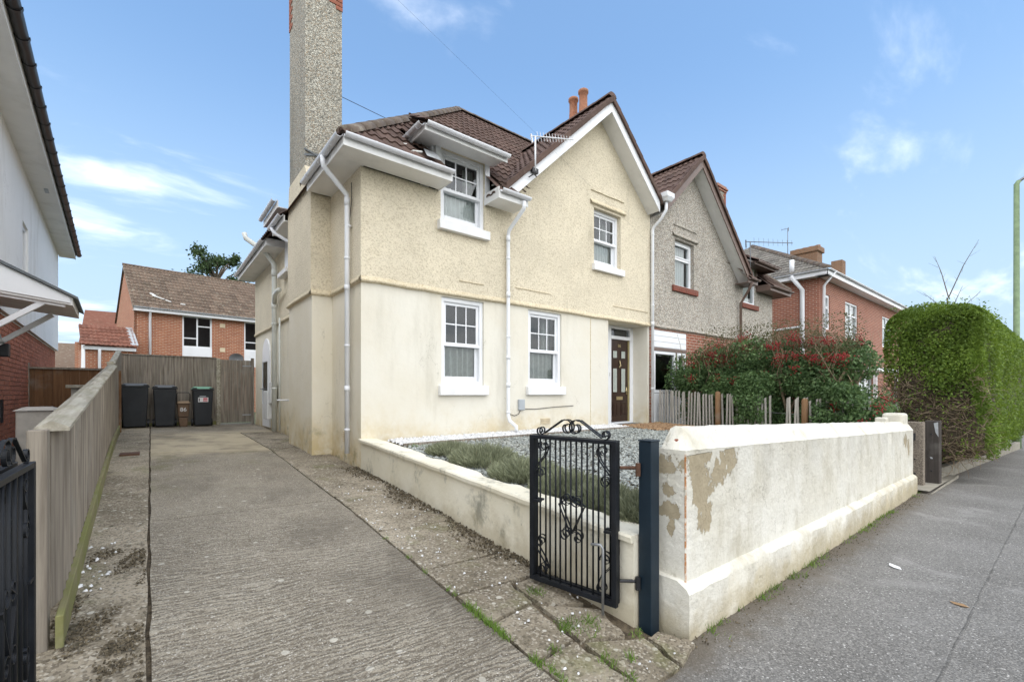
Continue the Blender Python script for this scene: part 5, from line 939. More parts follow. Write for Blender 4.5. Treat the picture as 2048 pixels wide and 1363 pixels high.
n = int((LX + .8) / .34)
for i in range(n): x = -.5 + i * .34; lh.part('eaves_tile', MB().box(x, x + .33, -.42, -.15, 5.63, 5.67), 'step_grey', lr, bevel=.015)
so = MB(); so.box(-.35, LX + .4, -.33, -.0, 5.49, 5.51); so.box(-.35, LX + .4, -.35, -.33, 5.47, 5.62); lh.part('soffit', so, 'soffit_white'); lh.part('soffit_vent', MB().box(5.5, 5.75, -.24, -.18, 5.478, 5.488), 'meter_grey')
gm = MB(); gutter(gm, (-.36, -.415, 5.62), (LX + .4, -.415, 5.62), .06); go = lh.part('gutter', gm, 'black_plastic', None, True)
for i in range(28): x = -.3 + i * .55; k_ = MB(); gutter(k_, (x, -.415, 5.625), (x + .05, -.415, 5.625), .07); lh.part('gutter_bracket', k_, 'black_plastic', go, True)
# canopy over its side door
cn = Thing('door_canopy', 'white sloping canopy on two struts over the left house side door', 'canopy', (9, -.4, 2.6), None, XL)
ca = MB(); c0, c1 = 9.05, 10.42; ca.prism([(c0, -.0, 2.70), (c0, -.82, 2.605), (c0, -.82, 2.70), (c0, 0, 3.13)], (c1 - c0, 0, 0)); cn.part('canopy_box', ca, 'soffit_white')
cr = MB(); cr.prism([(c0 - .06, .0, 3.135), (c0 - .06, -.87, 2.68), (c0 - .06, -.87, 2.71), (c0 - .06, 0, 3.17)], (c1 - c0 + .12, 0, 0)); cn.part('canopy_roof', cr, 'step_grey')
cn.part('fascia', MB().prism([(c1 + .001, -.02, 2.73), (c1 + .001, -.80, 2.63), (c1 + .001, -.80, 2.69), (c1 + .001, -.02, 3.10)], (.02, 0, 0)), 'white_plastic')
for x in (c0 + .1, c1 - .08): cn.part('strut', MB().bar((x, -.0, 2.15), (x, -.55, 2.62), .06, .06), 'white_plastic', bevel=.005)
cn.part('beam', MB().bar((c1 - .08, -.02, 2.69), (c1 - .08, -.75, 2.605), .07, .05), 'white_plastic')
single('wall_lamp', 'small black box lamp on the brick wall under the canopy', 'lamp', MB().box(8.95, 9.10, -.12, .06, 2.0, 2.18), 'black_plastic', (9, 0, 2), bevel=.01, X=XL)
single('hanging_bell', 'small grey metal bell hanging by the left house window', 'bell', MB().lathe([(.015, .12), (.03, .11), (.05, .04), (.065, 0), (.0, .01)], (9.95, -.12, 2.12)).tube([(9.95, -.12, 2.23), (9.95, -.12, 2.30), (9.95, .06, 2.30)], .008, 6), 'galvanised', (9.95, -.12, 2.1), True, X=XL)
lh.part('downpipe', MB().tube([(10.05, .0, .4), (10.05, .0, 2.6)], .045, 10), 'black_plastic', None, True); lh.part('downpipe', MB().tube([(9.86, .02, .4), (9.86, .02, 2.6)], .03, 10), 'pipe_white', None, True); lh.part('meter_slot', MB().box(8.2, 8.32, .04, .061, 1.05, 1.4), 'black_plastic')
bn_ = Thing('stone_pillar', 'pale grey stone pillar standing against the left brick wall', 'pillar', (-.9, 8.3, .3)); bn_.part('shaft', MB().box(-1.15, -.83, 7.2, 7.55, .2, 1.30), 'stone_grey', bevel=.01); bn_.part('cap', MB().hexa([(-1.17, 7.18, 1.302), (-.81, 7.18, 1.302), (-.81, 7.57, 1.302), (-1.17, 7.57, 1.302), (-1.1, 7.25, 1.34), (-.9, 7.25, 1.34), (-.9, 7.5, 1.34), (-1.1, 7.5, 1.34)]), 'stone_grey')
pl = Thing('garden_pillar', 'small pale pillar with a flat cap behind the drive fence', 'pillar', (-.9, 9.8, .3)); pl.part('shaft', MB().box(-1.02, -.80, 10.3, 10.5, .3, 1.58), 'stone_grey'); pl.part('cap', MB().box(-1.08, -.74, 10.24, 10.56, 1.58, 1.63), 'fence_cap_wood', bevel=.005)
bk = Thing('side_fence', 'brown stained fence closing the passage beside the left house', 'fence', (-1.2, 13, .5), 'garden fences'); x = -1.95
while x < -.62: bk.part('board', MB().box(x, x + .13, 13.0, 13.02, .5, 1.98), 'brown_wood', bevel=.003); x += .132
bk.part('capping_rail', MB().box(-1.95, -.6, 12.97, 13.05, 1.98, 2.02), 'fence_wood'); bk.part('post', MB().box(-1.98, -1.88, 12.93, 13.0, .5, 2.1), 'fence_wood')
# ------------------------------------------------------------------ brick house behind the fence
XB = Matrix.Translation((-.577, 26.0, 0)) @ Matrix.Rotation(math.radians(7.7), 4, 'Z')
bh = Thing('brick_house', 'orange brick house with mossy tiled roof behind the timber fence', 'house', (0, 0, .5), None, XB); ez = 1.5 + 170 / 900 * 20.0
m = MB(); wall_poly(m, [(0, .4), (11, .4), (11, ez), (0, ez)], [(1.75, 2.95, ez - 2.45, ez - .12), (4.35, 5.55, ez - 2.45, ez - .12)], 0, .1); m.prism([(0, 0, .4), (0, 6.4, .4), (0, 6.4, ez), (0, 3.2, ez + 2.25), (0, 0, ez)], (.1, 0, 0)); bh.part('wall', m, 'brick_orange')
for xa in (1.75, 4.35):
    w = window(bh, xa, xa + 1.2, ez - 1.62, ez - .12, 0, style='casement', curtain=None); bh.part('infill_panel', MB().box(xa, xa + 1.2, .02, .09, ez - 2.45, ez - 1.62), 'white_plastic')
r = MB(); tp = 2.3 / 3.2; r.quad((-.06, -.3, ez - .02), (11, -.3, ez - .02), (11, 3.2, ez + 2.48), (-.06, 3.2, ez + 2.48)); r.quad((-.06, 3.2, ez + 2.48), (11, 3.2, ez + 2.48), (11, 6.7, ez - .02), (-.06, 6.7, ez - .02)); br = bh.part('roof', r, 'old_tile'); v = Vector((0, 3.5, 2.5)).normalized()
roof_tiles(bh, br, [((-.08, -.33, ez), (1, 0, 0), v, 8.4, 4.3, [((0, 3.2, 0), (0, -1, 0))], None, True)], 'old_tile'); ridge_run(bh, br, (-.08, 3.2, ez + 2.53), (9, 3.2, ez + 2.53), 'old_tile')
bh.part('fascia', MB().box(-.05, 10, -.3, -.27, ez - .16, ez + .0), 'white_plastic'); gm = MB(); gutter(gm, (-.05, -.36, ez + .02), (10, -.36, ez + .02)); bh.part('gutter', gm, 'meter_grey', None, True); bh.part('soffit', MB().box(-.05, 10, -.27, 0, ez - .15, ez - .13), 'soffit_white')
bh.part('downpipe', MB().tube([(.55, -.3, ez), (.55, -.08, ez - .3), (.55, -.08, .6)], .05, 8), 'pipe_white', None, True)
for z in (ez - .55, ez - 1.75): bh.part('air_vent', MB().box(3.28, 3.5, -.015, .0, z, z + .2), 'vent_cream')
bh.part('verge', MB().prism([(-.02, -.3, ez - .02), (-.02, 3.2, ez + 2.48), (-.02, 3.2, ez + 2.38), (-.02, -.3, ez - .12)], (-.05, 0, 0)), 'fence_wood'); [bh.part('mortar_patch', MB().bar(*q), 'mortar_white', br) for q in (((.7, .8, ez + .85), (.86, .62, ez + .72), .16, .05), ((.75, .62, ez + .72), (1.15, .42, ez + .58), .22, .05), ((1.2, .38, ez + .55), (1.38, .28, ez + .48), .14, .05), ((1.72, .2, ez + .42), (1.9, .16, ez + .4), .1, .05))]
sd2 = Thing('satellite_dish', 'grey satellite dish on the orange brick house behind the fence', 'satellite dish', (3.9, -.3, 3.2), None, XB); b = MB()
for r_, q in ((.0, .0), (.12, .01), (.24, .045), (.33, .09)):
    for a_ in range(20): b.v.append((3.9 + max(r_, .004) * math.cos(a_ * math.pi / 10), -.28 - q - .25 * r_ * math.sin(a_ * math.pi / 10) * .4, 3.2 + r_ * .8 * math.sin(a_ * math.pi / 10)))
b.f += [(i_ * 20 + a_, i_ * 20 + (a_ + 1) % 20, i_ * 20 + 20 + (a_ + 1) % 20, i_ * 20 + 20 + a_) for i_ in range(3) for a_ in range(20)]; sd2.part('dish', b, 'dish_grey', None, True)
sd2.part('arm', MB().bar((3.9, -.0, 3.2), (3.9, -.28, 3.2), .03, .03), 'galvanised'); sd2.part('receiver', MB().bar((3.9, -.30, 2.95), (3.9, -.62, 3.12), .03, .03), 'galvanised')
XG = XB; ou = Thing('brick_outhouse', 'small brick outhouse with red pantiles beside the orange brick house', 'outhouse', (-2, -1, .5), None, XG)
ou.part('wall', MB().box(-1.62, -.15, -1.0, 3.0, .4, 3.4), 'brick_orange'); r = MB(); r.quad((-1.75, -1.15, 3.4), (-.05, -1.15, 3.4), (-.05, .6, 4.35), (-1.75, .6, 4.35)); orf = ou.part('roof', r, 'red_tile'); v = Vector((0, 1.75, .95)).normalized(); roof_tiles(ou, orf, [((-1.75, -1.2, 3.42), (1, 0, 0), v, 1.7, 1.9, [((-.05, 0, 0), (-1, 0, 0))], None, True)], 'red_tile')
ou.part('gable_boarding', MB().prism([(-1.64, -1.0, 2.5), (-1.64, 1.2, 2.5), (-1.64, .6, 4.3), (-1.64, -1.0, 3.4)], (.02, 0, 0)), 'white_plastic'); ou.part('fascia', MB().box(-1.7, -.05, -1.1, -1.0, 3.25, 3.38), 'white_plastic'); ou.part('downpipe', MB().tube([(-1.2, -1.1, 3.3), (-1.2, -1.05, 3.0), (-1.2, -1.05, .5)], .05, 8), 'pipe_white', None, True); ou.part('flashing', MB().bar((-.1, -1.1, 3.5), (-.1, .6, 4.42), .25, .04), 'lead', orf)
fr_ = Thing('distant_house', 'distant red roofed house seen between the fence and the outhouse', 'house', (-4, 45, .5)); fr_.part('wall', MB().box(-8, -1.5, 44, 50, .3, 3.2), 'brick_orange'); fr_.part('roof', MB().prism([(-8.2, 43.6, 3.1), (-8.2, 50.4, 3.1), (-8.2, 47, 5.2)], (6.9, 0, 0)), 'old_tile')
fr2 = Thing('distant_house', 'distant brown roof rising behind the small outhouse', 'house', (-2, 38, .5)); fr2.part('wall', MB().box(-3.6, 2, 38, 44, .3, 4.6), 'brick_orange'); fr2.part('roof', MB().prism([(-3.4, 37.6, 4.5), (-3.4, 44.4, 4.5), (-3.4, 41, 7.0)], (6, 0, 0)), 'red_tile')
# ------------------------------------------------------------------ red brick house on the right
rb = Thing('red_brick_house', 'red brick hipped house with white gutters and windows at right', 'house', (20.4, 6.2, 0)); RX, RY, rz_ = 20.4, 6.2, 6.05
m = MB(); wall_poly(m, [(RX, -.6), (RX + 16, -.6), (RX + 16, rz_), (RX, rz_)], [(RX + .7, RX + 1.2, 4.05, 5.45), (RX + 3.2, RX + 5.0, 3.9, 5.5), (RX + 9.3, RX + 11.2, 3.9, 5.5), (RX + 5.2, RX + 7.4, .6, 2.3)], RY, .1); m.quad((RX, RY + 9, -.6), (RX, RY, -.6), (RX, RY, rz_), (RX, RY + 9, rz_)); rbw = rb.part('wall', m, 'brick_red')
window(rb, RX + .7, RX + 1.2, 4.05, 5.45, RY, style='top', curtain='white'); window(rb, RX + 3.2, RX + 5.0, 3.9, 5.5, RY, style='pair', curtain='white'); window(rb, RX + 9.3, RX + 11.2, 3.9, 5.5, RY, style='pair', curtain='white'); window(rb, RX + 5.2, RX + 7.4, .6, 2.3, RY, style='pair', curtain='white')
rb.part('porch_roof', MB().box(RX + 4.2, RX + 8.2, RY - .9, RY, 2.45, 2.62), 'white_plastic', bevel=.02)
for x in (RX + 4.3, RX + 8.0): rb.part('porch_post', MB().box(x, x + .12, RY - .85, RY - .73, -.4, 2.44), 'white_plastic')
eaves(rb, ((RX - .4, RY - .4, 0), (RX + 16, RY - .4, 0)), 'white_plastic', 'pipe_white', (0, -1), .42, 6.0, 6.2); eaves(rb, ((RX - .4, RY + 9.2, 0), (RX - .4, RY - .4, 0)), 'white_plastic', 'pipe_white', (-1, 0), .42, 6.0, 6.2)
hp = .62; r = MB(); ex, ey = RX - .42, RY - .42; hh = 4.8; r.add([(ex, ey, 6.2), (ex + 16.8, ey, 6.2), (ex + 16.8, ey + hh, 6.2 + hh * hp), (ex + hh, ey + hh, 6.2 + hh * hp), (ex, ey + 2 * hh, 6.2), (ex + 16.8, ey + 2 * hh, 6.2)], [(0, 1, 2, 3), (0, 3, 4), (3, 2, 5, 4)]); rr = rb.part('roof', r, 'grey_tile'); v = Vector((1, 0, hp)).normalized()
roof_tiles(rb, rr, [((ex - .03, ey + 2 * hh, 6.21), (0, -1, 0), v, 2 * hh, hh / v.x, [((ex, ey, 0), (-1, 1, 0)), ((ex, ey + 2 * hh, 0), (-1, -1, 0))], None, True)], 'grey_tile'); ridge_run(rb, rr, (ex, ey, 6.26), (ex + hh, ey + hh, 6.26 + hh * hp), 'ridge_tile', .15)
ch = rb.part('chimney', MB().box(24.7, 25.4, 7.6, 8.66, 6.5, 8.25), 'brick_brown'); rb.part('chimney_cap', MB().box(24.62, 25.48, 7.52, 8.74, 8.25, 8.5), 'brick_brown', ch, bevel=.02)
for i in range(4): rb.part('chimney_pot', MB().lathe([(.12, 8.5), (.11, 8.6), (.0, 8.61)], (25.05, 7.68 + i * .28, 0), 10), 'terracotta', ch)
rb.part('chimney', MB().box(RX + 14, RX + 14.7, RY + 3, RY + 3.6, 8.0, 10.0), 'brick_brown'); rb.part('lead_flashing', MB().bar((24.66, 7.57, 7.4), (25.42, 7.57, 7.4), .06, .2), 'lead', ch)
rb.part('downpipe', MB().tube([(RX + .25, RY - .46, 6.2), (RX + .2, RY - .1, 5.7), (RX + .2, RY - .08, -.5)], .055, 8), 'pipe_white', None, True); rb.part('soil_pipe', MB().tube([(RX - .46, RY + .85, 6.15), (RX - .1, RY + .56, 5.6), (RX - .1, RY + .56, -.5)], .085, 10), 'pipe_white', None, True); rb.part('soil_pipe', MB().tube([(RX - .2, RY + .9, 6.3), (RX - .2, RY + .9, 6.85)], .09, 8), 'pipe_white', None, True); rb.part('waste_pipe', MB().tube([(RX - .07, RY + .6, 4.15), (RX - .07, RY + 1.6, 4.1)], .04, 6), 'pipe_white')
# ------------------------------------------------------------------ neighbour's gate posts, hedge kerb, lamp column
cp = Thing('concrete_gate_post', 'brown pebbly concrete gate post with black hinges beyond the white wall', 'post', (10.6, 1.9, -.2), 'gate posts'); cp.part('shaft', MB().box(10.62, 10.78, 1.645, 1.87, -.4, .98), 'exposed_aggregate', bevel=.012)
for z in (.72, .02): cp.part('hinge', MB().tube([(10.60, 1.78, z - .06), (10.60, 1.78, z + .06)], .035, 8).bar((10.6, 1.78, z), (10.6, 1.98, z), .03, .03), 'black_plastic')
cp.part('bolt_hole', MB().tube([(10.612, 1.76, .32), (10.63, 1.76, .32)], .014, 8), 'black_plastic')
sp_ = Thing('timber_gate_post', 'dark timber sleeper post next to the brown hedge end', 'post', (11.1, 1.75, -.2), 'gate posts'); sp_.part('shaft', MB().box(11.1, 11.3, 1.50, 1.70, -.18, .99), 'sleeper_wood', bevel=.01)
for z in (.75, .08): sp_.part('bolt_hole', MB().tube([(11.092, 1.61, z), (11.11, 1.61, z)], .014, 8), 'black_plastic')
sp_.part('paint_mark', MB().add([(11.097, 1.515, .7), (11.097, 1.555, .78), (11.097, 1.58, .95), (11.097, 1.52, .97)], [(0, 1, 2, 3)]).add([(11.097, 1.59, .30), (11.097, 1.62, .30), (11.097, 1.63, .335), (11.097, 1.60, .33)], [(0, 1, 2, 3)]), 'lead')
ng = Thing('iron_gate', 'black iron gate folded behind the white wall end', 'gate', (10.3, 2.1, 0)); ng.part('frame', MB().bar((10.55, 2.0, -.1), (10.55, 2.0, .95), .03, .03, (1, 0, 0)).bar((10.55, 2.9, -.1), (10.55, 2.9, .95), .03, .03, (1, 0, 0)).bar((10.55, 2.0, .95), (10.55, 2.9, .95), .03, .03).bar((10.55, 2.0, -.1), (10.55, 2.9, -.1), .03, .03), 'gate_metal')
for i in range(1, 8): ng.part('bar', MB().tube([(10.55, 2.0 + i * .1125, -.1), (10.55, 2.0 + i * .1125, .95)], .007, 6), 'gate_metal')
hk = Thing('hedge_kerb', 'low concrete kerb wall along the foot of the tall hedge', 'wall', (11.6, 1.7, -.2))
for i in range(6):
    x0 = 11.45 + i * 2.1; y0, y1 = 1.62 - .038 * (x0 - 12), 1.62 - .038 * (x0 + 2.08 - 12); za, zb = zp(x0), zp(x0 + 2.08); hk.part('kerb_block', MB().hexa([(x0, y0, za - .2), (x0 + 2.08, y1, zb - .2), (x0 + 2.08, y1 + .14, zb - .2), (x0, y0 + .14, za - .2), (x0, y0, za + .24), (x0 + 2.08, y1, zb + .24), (x0 + 2.08, y1 + .14, zb + .24), (x0, y0 + .14, za + .24)]), 'concrete_slab', bevel=.015)
lp = Thing('street_lamp', 'tall pale green street lamp column beyond the hedge', 'street lamp', (24.3, 1.26, -.5)); lp.part('column', MB().tube([(24.3, 1.26, -.7), (24.3, 1.26, .9), (24.3, 1.26, .95), (24.3, 1.26, 9.0), (24.32, 1.2, 9.1)], [.12, .12, .09, .075, .07], 14), 'lamp_post_green', None, True); lp.part('base', MB().lathe([(.125, -.7), (.125, .95), (.09, 1.05)], (24.3, 1.26, 0)), 'lamp_post_green', None, True)
lp.part('lamp_arm', MB().tube([(24.3, 1.26, 9.05), (24.4, 1.0, 9.25), (24.6, .5, 9.36), (24.8, .05, 9.4)], .05, 8), 'galvanised', None, True); lp.part('lantern', MB().hexa([(24.65, -.1, 9.32), (24.95, -.1, 9.32), (25.0, -.7, 9.36), (24.75, -.7, 9.36), (24.65, -.1, 9.44), (24.95, -.1, 9.44), (25.0, -.7, 9.42), (24.75, -.7, 9.42)]), 'meter_grey', bevel=.03)
# ------------------------------------------------------------------ paling fence between the gardens
pk = Thing('paling_fence', 'silvery split paling fence in front of the red-berried shrub', 'fence', (9.6, 5, .6), 'garden fences')
def pkx(y): return 9.62 + .05 * (6.2 - y)
y = 6.25; i = 0
while y > 2.2:
    x = pkx(y); hz = 1.56 - .055 * (6.25 - y) + random.uniform(-.03, .03); lean = random.uniform(-.03, .03); z0 = zg(9, y) - .08
    if not (3.55 < y < 3.75): pk.part('pale', MB().hexa([(x, y, z0), (x, y + .035, z0), (x + .018, y + .035, z0), (x + .018, y, z0), (x, y + lean, hz), (x, y + .035 + lean, hz - .02), (x + .018, y + .035 + lean, hz - .02), (x + .018, y + lean, hz)]), 'paling_wood')
    y -= .072; i += 1
for z in (.28, .62): pk.part('wire', MB().tube([(pkx(6.3) + .0, 6.3, z + .62), (pkx(2.2) + .0, 2.2, z + .40)], .003, 4), 'galvanised')
for y, h in ((4.85, 1.5), (3.2, 1.36)): pk.part('post', MB().lathe([(.06, .3), (.055, h), (.03, h + .03)], (pkx(y) - .03, y, 0), 10), 'post_wood', None, True)
# ------------------------------------------------------------------ aerials and wires
def aerial(name, label, base, mast, boomdir, L, n, mat, elem=.3):
    b = Vector(base); t = Thing(name, label, 'aerial', base, 'roof aerials'); top = b + Vector((0, 0, mast)); bd = Vector(boomdir).normalized(); sd_ = bd.cross(Vector((0, 0, 1))).normalized()
    t.part('mast', MB().tube([b, top], .016, 8), mat, None, True); t.part('boom', MB().tube([top - bd * L * .1, top + bd * L], .011, 6), mat, None, True); up = sd_.cross(bd)
    for i in range(n): p = top + bd * (L * (i + .8) / n); e = elem * (1 - .4 * i / n); t.part('element', MB().tube([p - up * e / 2, p + up * e / 2], .004, 4), mat)
    t.part('reflector', MB().bar(top - bd * L * .1 - up * elem * .7, top - bd * L * .1 + up * elem * .2, .03, .02, bd), mat); return t
a1 = aerial('tv_aerial', 'white toothed television aerial on a short mast by the cream gable', (5.35, 6.0, 5.45), .62, (1, -.18, .20), .85, 13, 'pipe_white', .17); a1.part('clamp', MB().box(5.28, 5.42, 5.99, 6.049, 5.42, 5.5).tube([(5.2, 6.0, 5.3), (5.3, 5.98, 5.38), (5.38, 6.0, 5.36)], .012, 6), 'black_plastic')
aerial('tv_aerial', 'thin dark television aerial on the brown bargeboard', (13.95, 6.02, 5.05), .95, (1, -.5, .05), 1.5, 9, 'dish_grey', .26)
aerial('tv_aerial', 'faint thin aerial rod beside the right brick chimney', (24.8, 8.9, 8.3), 1.4, (0, 1, 0), .3, 2, 'dish_grey', .2)
def wire(a, b, sag, label, r=.005):
    a, b = Vector(a), Vector(b); pts = [a.lerp(b, i / 20) - Vector((0, 0, sag * math.sin(math.pi * i / 20))) for i in range(21)]; single('overhead_wire', label, 'wire', MB().tube(pts, r, 5), 'cable', None)
wire((-12.1, 1.4, 7.4), (9.30, 6.25, 4.98), .0, 'thin overhead wire crossing the sky down to the cream gable', .0009); wire((2.60, 8.85, 7.24), (4.75, 9.05, 7.2), .0, 'dark wire running from the tall chimney to the roof hip', .006)
# ------------------------------------------------------------------ vegetation
def surf_box(n, x0, x1, y0f, y1f, z0, z1, depth):
    """random points near the surface of a hedge-like block; returns points and outward normals"""
    f = rng.integers(0, 100, n); x = rng.uniform(x0, x1, n); t = rng.uniform(0, 1, n); z = rng.uniform(z0, z1, n); d = np.abs(rng.normal(size=n)) * depth
    return f, x, t, z, d
def add_mesh(me, name, parent=None, loc=None, kind=None):
    o = bpy.data.objects.new(name, me); col.objects.link(o)
    if parent is not None:
        o.parent = parent; me.transform(Matrix.Translation(-parent.location))
    if kind: o['kind'] = kind
    return o
# tall privet hedge
hx0, hx1 = 11.75, 23.0
def hyf(x): return .94 - .010 * (x - 11.75)          # front face
HD = 1.5
def hyb(x): return hyf(x) + HD
def bulge(x, y, z): return .06 * np.sin(x * 3.1 + z * 2.2) + .05 * np.sin(y * 4.3 + z * 3.7 + 1) + .03 * np.sin(x * 8 + y * 7 + z * 9)
hedge = Thing('privet_hedge', 'tall clipped green hedge with bare brown twigs on its near end', 'hedge', (12.2, 2.2, -.2))
n = 100000; face = rng.uniform(0, 1, n); X = rng.uniform(hx0, hx1, n) ; Z = rng.uniform(.0, 3.2, n); T = rng.uniform(0, 1, n); D = np.abs(rng.normal(size=n)) * .09
near = face < .46; front = (face >= .46) & (face < .82); topf = face >= .82
X = np.where(near, hx0 + D, np.where(front, hx0 + (hx1 - hx0) * rng.uniform(0, 1, n) ** 1.8, hx0 + (hx1 - hx0) * rng.uniform(0, 1, n) ** 1.6))
Y = np.where(front, hyf(X) + D, hyf(X) + HD * T); Z = np.where(topf, 3.2 - D, Z)
cr = .46; fx_ = X - hx0; fz = 3.2 - Z; fy = Y - hyf(X); fb = hyf(X) + HD - Y
def rnd(a, b): return np.where((a < cr) & (b < cr), np.maximum(0, cr - np.sqrt((cr - np.minimum(a, cr)) ** 2 + (cr - np.minimum(b, cr)) ** 2)), np.minimum(a, b))
dist = lambda a, b: np.hypot(np.maximum(0, cr - a), np.maximum(0, cr - b)) - cr
for a, b, ax, bx in (('x', 'z', 0, 2), ('y', 'z', 1, 2), ('x', 'y', 0, 1), ('b', 'z', 1, 2)):
    A = {'x': X - hx0, 'y': Y - hyf(X), 'b': hyf(X) + HD - Y}[a]; B = {'z': 3.2 - Z, 'y': Y - hyf(X)}[b]
    o_ = np.maximum(0, dist(A, B)); da, db = np.maximum(0, cr - A), np.maximum(0, cr - B); h = np.hypot(da, db) + 1e-6; sa, sb = o_ * da / h, o_ * db / h
    if a == 'x': X = X + sa
    elif a == 'y': Y = Y + sa
    else: Y = Y - sa
    if b == 'z': Z = Z - sb
    else: Y = Y + sb
bl = bulge(X, Y, Z); X = np.where(near, X - bl, X); Y = np.where(front, Y - bl, Y); Z = np.where(topf, Z + bl, Z)
lim = 1.85 + .16 * np.sin(Y * 2.3 + 2) + .14 * np.sin(Y * 7.1) - 1.1 * np.clip((.30 - (Y - hyf(X))) / .30, 0, 1)
bare = (X < hx0 + .35) & (Z < lim + rng.normal(size=n) * .16) & (rng.uniform(0, 1, n) > .035) & (Y > hyf(X) + .05)
lowgap = (Z < .32 + .1 * np.sin(X * 2)) ; keep = ~bare & ~lowgap
P = np.stack([X, Y, Z], 1)[keep]; sh = np.stack([rng.uniform(hx0 + .1, hx0 + 5, 700), np.zeros(700), np.zeros(700)], 1); sh[:, 1] = hyf(sh[:, 0]) + rng.uniform(.1, HD - .1, 700); sh[:, 2] = 3.2 + rng.exponential(.05, 700); P = np.concatenate([P, sh]); me = leaves(P, .05, 'hedge_leaf', 'foliage', .55); add_mesh(me, 'foliage', hedge.o)
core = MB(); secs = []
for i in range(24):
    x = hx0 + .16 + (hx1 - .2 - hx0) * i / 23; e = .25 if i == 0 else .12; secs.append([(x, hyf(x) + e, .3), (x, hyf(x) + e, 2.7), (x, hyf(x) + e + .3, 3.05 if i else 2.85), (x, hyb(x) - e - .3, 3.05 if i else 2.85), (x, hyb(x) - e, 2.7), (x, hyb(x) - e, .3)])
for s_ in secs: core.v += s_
core.f += [(i * 6 + q, (i + 1) * 6 + q, (i + 1) * 6 + (q + 1) % 6, i * 6 + (q + 1) % 6) for i in range(23) for q in range(6)] + [tuple(reversed(range(6))), tuple(range(138, 144))]; hedge.part('light_block', core, 'hedge_core')  # dark brown filler added inside the leaves to stop light passing through
tw = MB()
for i in range(2400):
    y = rng.uniform(1.08, 2.42); z = rng.uniform(-.05, 1.9); x = hx0 + .20 + abs(rng.normal()) * .05; L = rng.uniform(.12, .5); p = Vector((x, y, z)); d = Vector((-.25 + rng.normal() * .25, rng.choice([-1, 1]) * rng.uniform(.2, 1), rng.normal() * .35 + .1)).normalized(); pts = [p]
    for q in range(3): d = (d + Vector(rng.normal(size=3)) * .35).normalized(); pts.append(pts[-1] + d * L / 3)
    pts = [Vector((max(hx0 - .03, q.x), q.y, q.z + (.3 if y < 1.78 and z < .3 else 0))) for q in pts]; r0 = rng.uniform(.003, .008); tw.tube(pts, [r0, r0 * .9, r0 * .7, r0 * .45], 4, False)
for i in range(26):
    y = 1.8 + i * .022; tw.tube([(hx0 + .3, y, -.2), (hx0 + .22 + rng.normal() * .04, y + rng.normal() * .1, .6), (hx0 + .2, y + rng.normal() * .2, 1.3), (hx0 + .15, y + rng.normal() * .25, 2.0)], [.018, .014, .01, .006], 5, False)
hedge.part('twigs', tw, 'twig', kind='stuff')
# red-berried shrub behind the paling fence
shrub = Thing('berry_shrub', 'large evergreen shrub with red berries behind the paling fence', 'shrub', (10.6, 4.2, .5))
lobes = []
for i in range(80):
    t = rng.uniform(0, 1); y = 6.0 - 3.6 * t; lobes.append((10.0 + rng.uniform(0, .95) + .1 * t, y, rng.uniform(.75, 2.2 + .25 * math.sin(t * 3.1)), rng.uniform(.30, .5)))
lobes += [(9.75, 4.2, .95, .3), (9.75, 4.3, 1.35, .33), (9.7, 4.1, 1.2, .3)] + [(9.78 + rng.uniform(-.1, .2), 2.25 + .8 * q / 7, .9 + rng.uniform(0, .75), .3) for q in range(8)] + [(9.85, 5.0 - .1 * q, 1.55 + rng.uniform(-.1, .2), .3) for q in range(10)]
lobes = np.array(lobes); n = 95000; li = rng.integers(0, len(lobes), n); d = rng.normal(size=(n, 3)); d /= np.linalg.norm(d, axis=1)[:, None]; rad = lobes[li, 3] * rng.uniform(.35, 1.08, n) ** .5
P = lobes[li, :3] + d * rad[:, None] * np.array([1, 1.1, .9]); P = P[(P[:, 2] > .45) & ((P[:, 0] > 9.76) | (np.abs(P[:, 1] - 4.2) < .28) | (P[:, 1] < 3.05))]; add_mesh(leaves(P, .068, 'shrub_leaf', 'foliage', .5), 'foliage', shrub.o)
n = 16000; t = rng.uniform(0, 1, n); P = np.stack([10.0 + rng.uniform(0, 1.0, n), 5.6 - 3.1 * t, 2.2 + .25 * np.sin(t * 3.1) + rng.exponential(.26, n)], 1); cl = np.sin(P[:, 1] * 7) * np.sin(P[:, 0] * 9 + P[:, 2] * 5) + rng.normal(size=n) * .5 > -.1
P = P[cl & (P[:, 2] < 3.05)]; add_mesh(leaves(P, .05, 'sparse_leaf', 'young_shoots', .42), 'young_shoots', shrub.o)
tw = MB()
for i in range(170):
    y = rng.uniform(2.5, 5.8); x = rng.uniform(10.05, 10.9); z = 1.7; pts = [Vector((x, y, z))]
    for q in range(4): pts.append(pts[-1] + Vector((rng.normal() * .09, rng.normal() * .09, rng.uniform(.18, .33))))
    tw.tube(pts, [.009, .007, .005, .004, .002], 4, False)
for i in range(9):
    y = 2.7 + i * .38; tw.tube([(10.4, y, .3), (10.4 + rng.normal() * .1, y + rng.normal() * .15, 1.0), (10.4 + rng.normal() * .2, y + rng.normal() * .25, 1.9)], [.05, .035, .02], 6, False)
shrub.part('branches', tw, 'twig', kind='stuff')
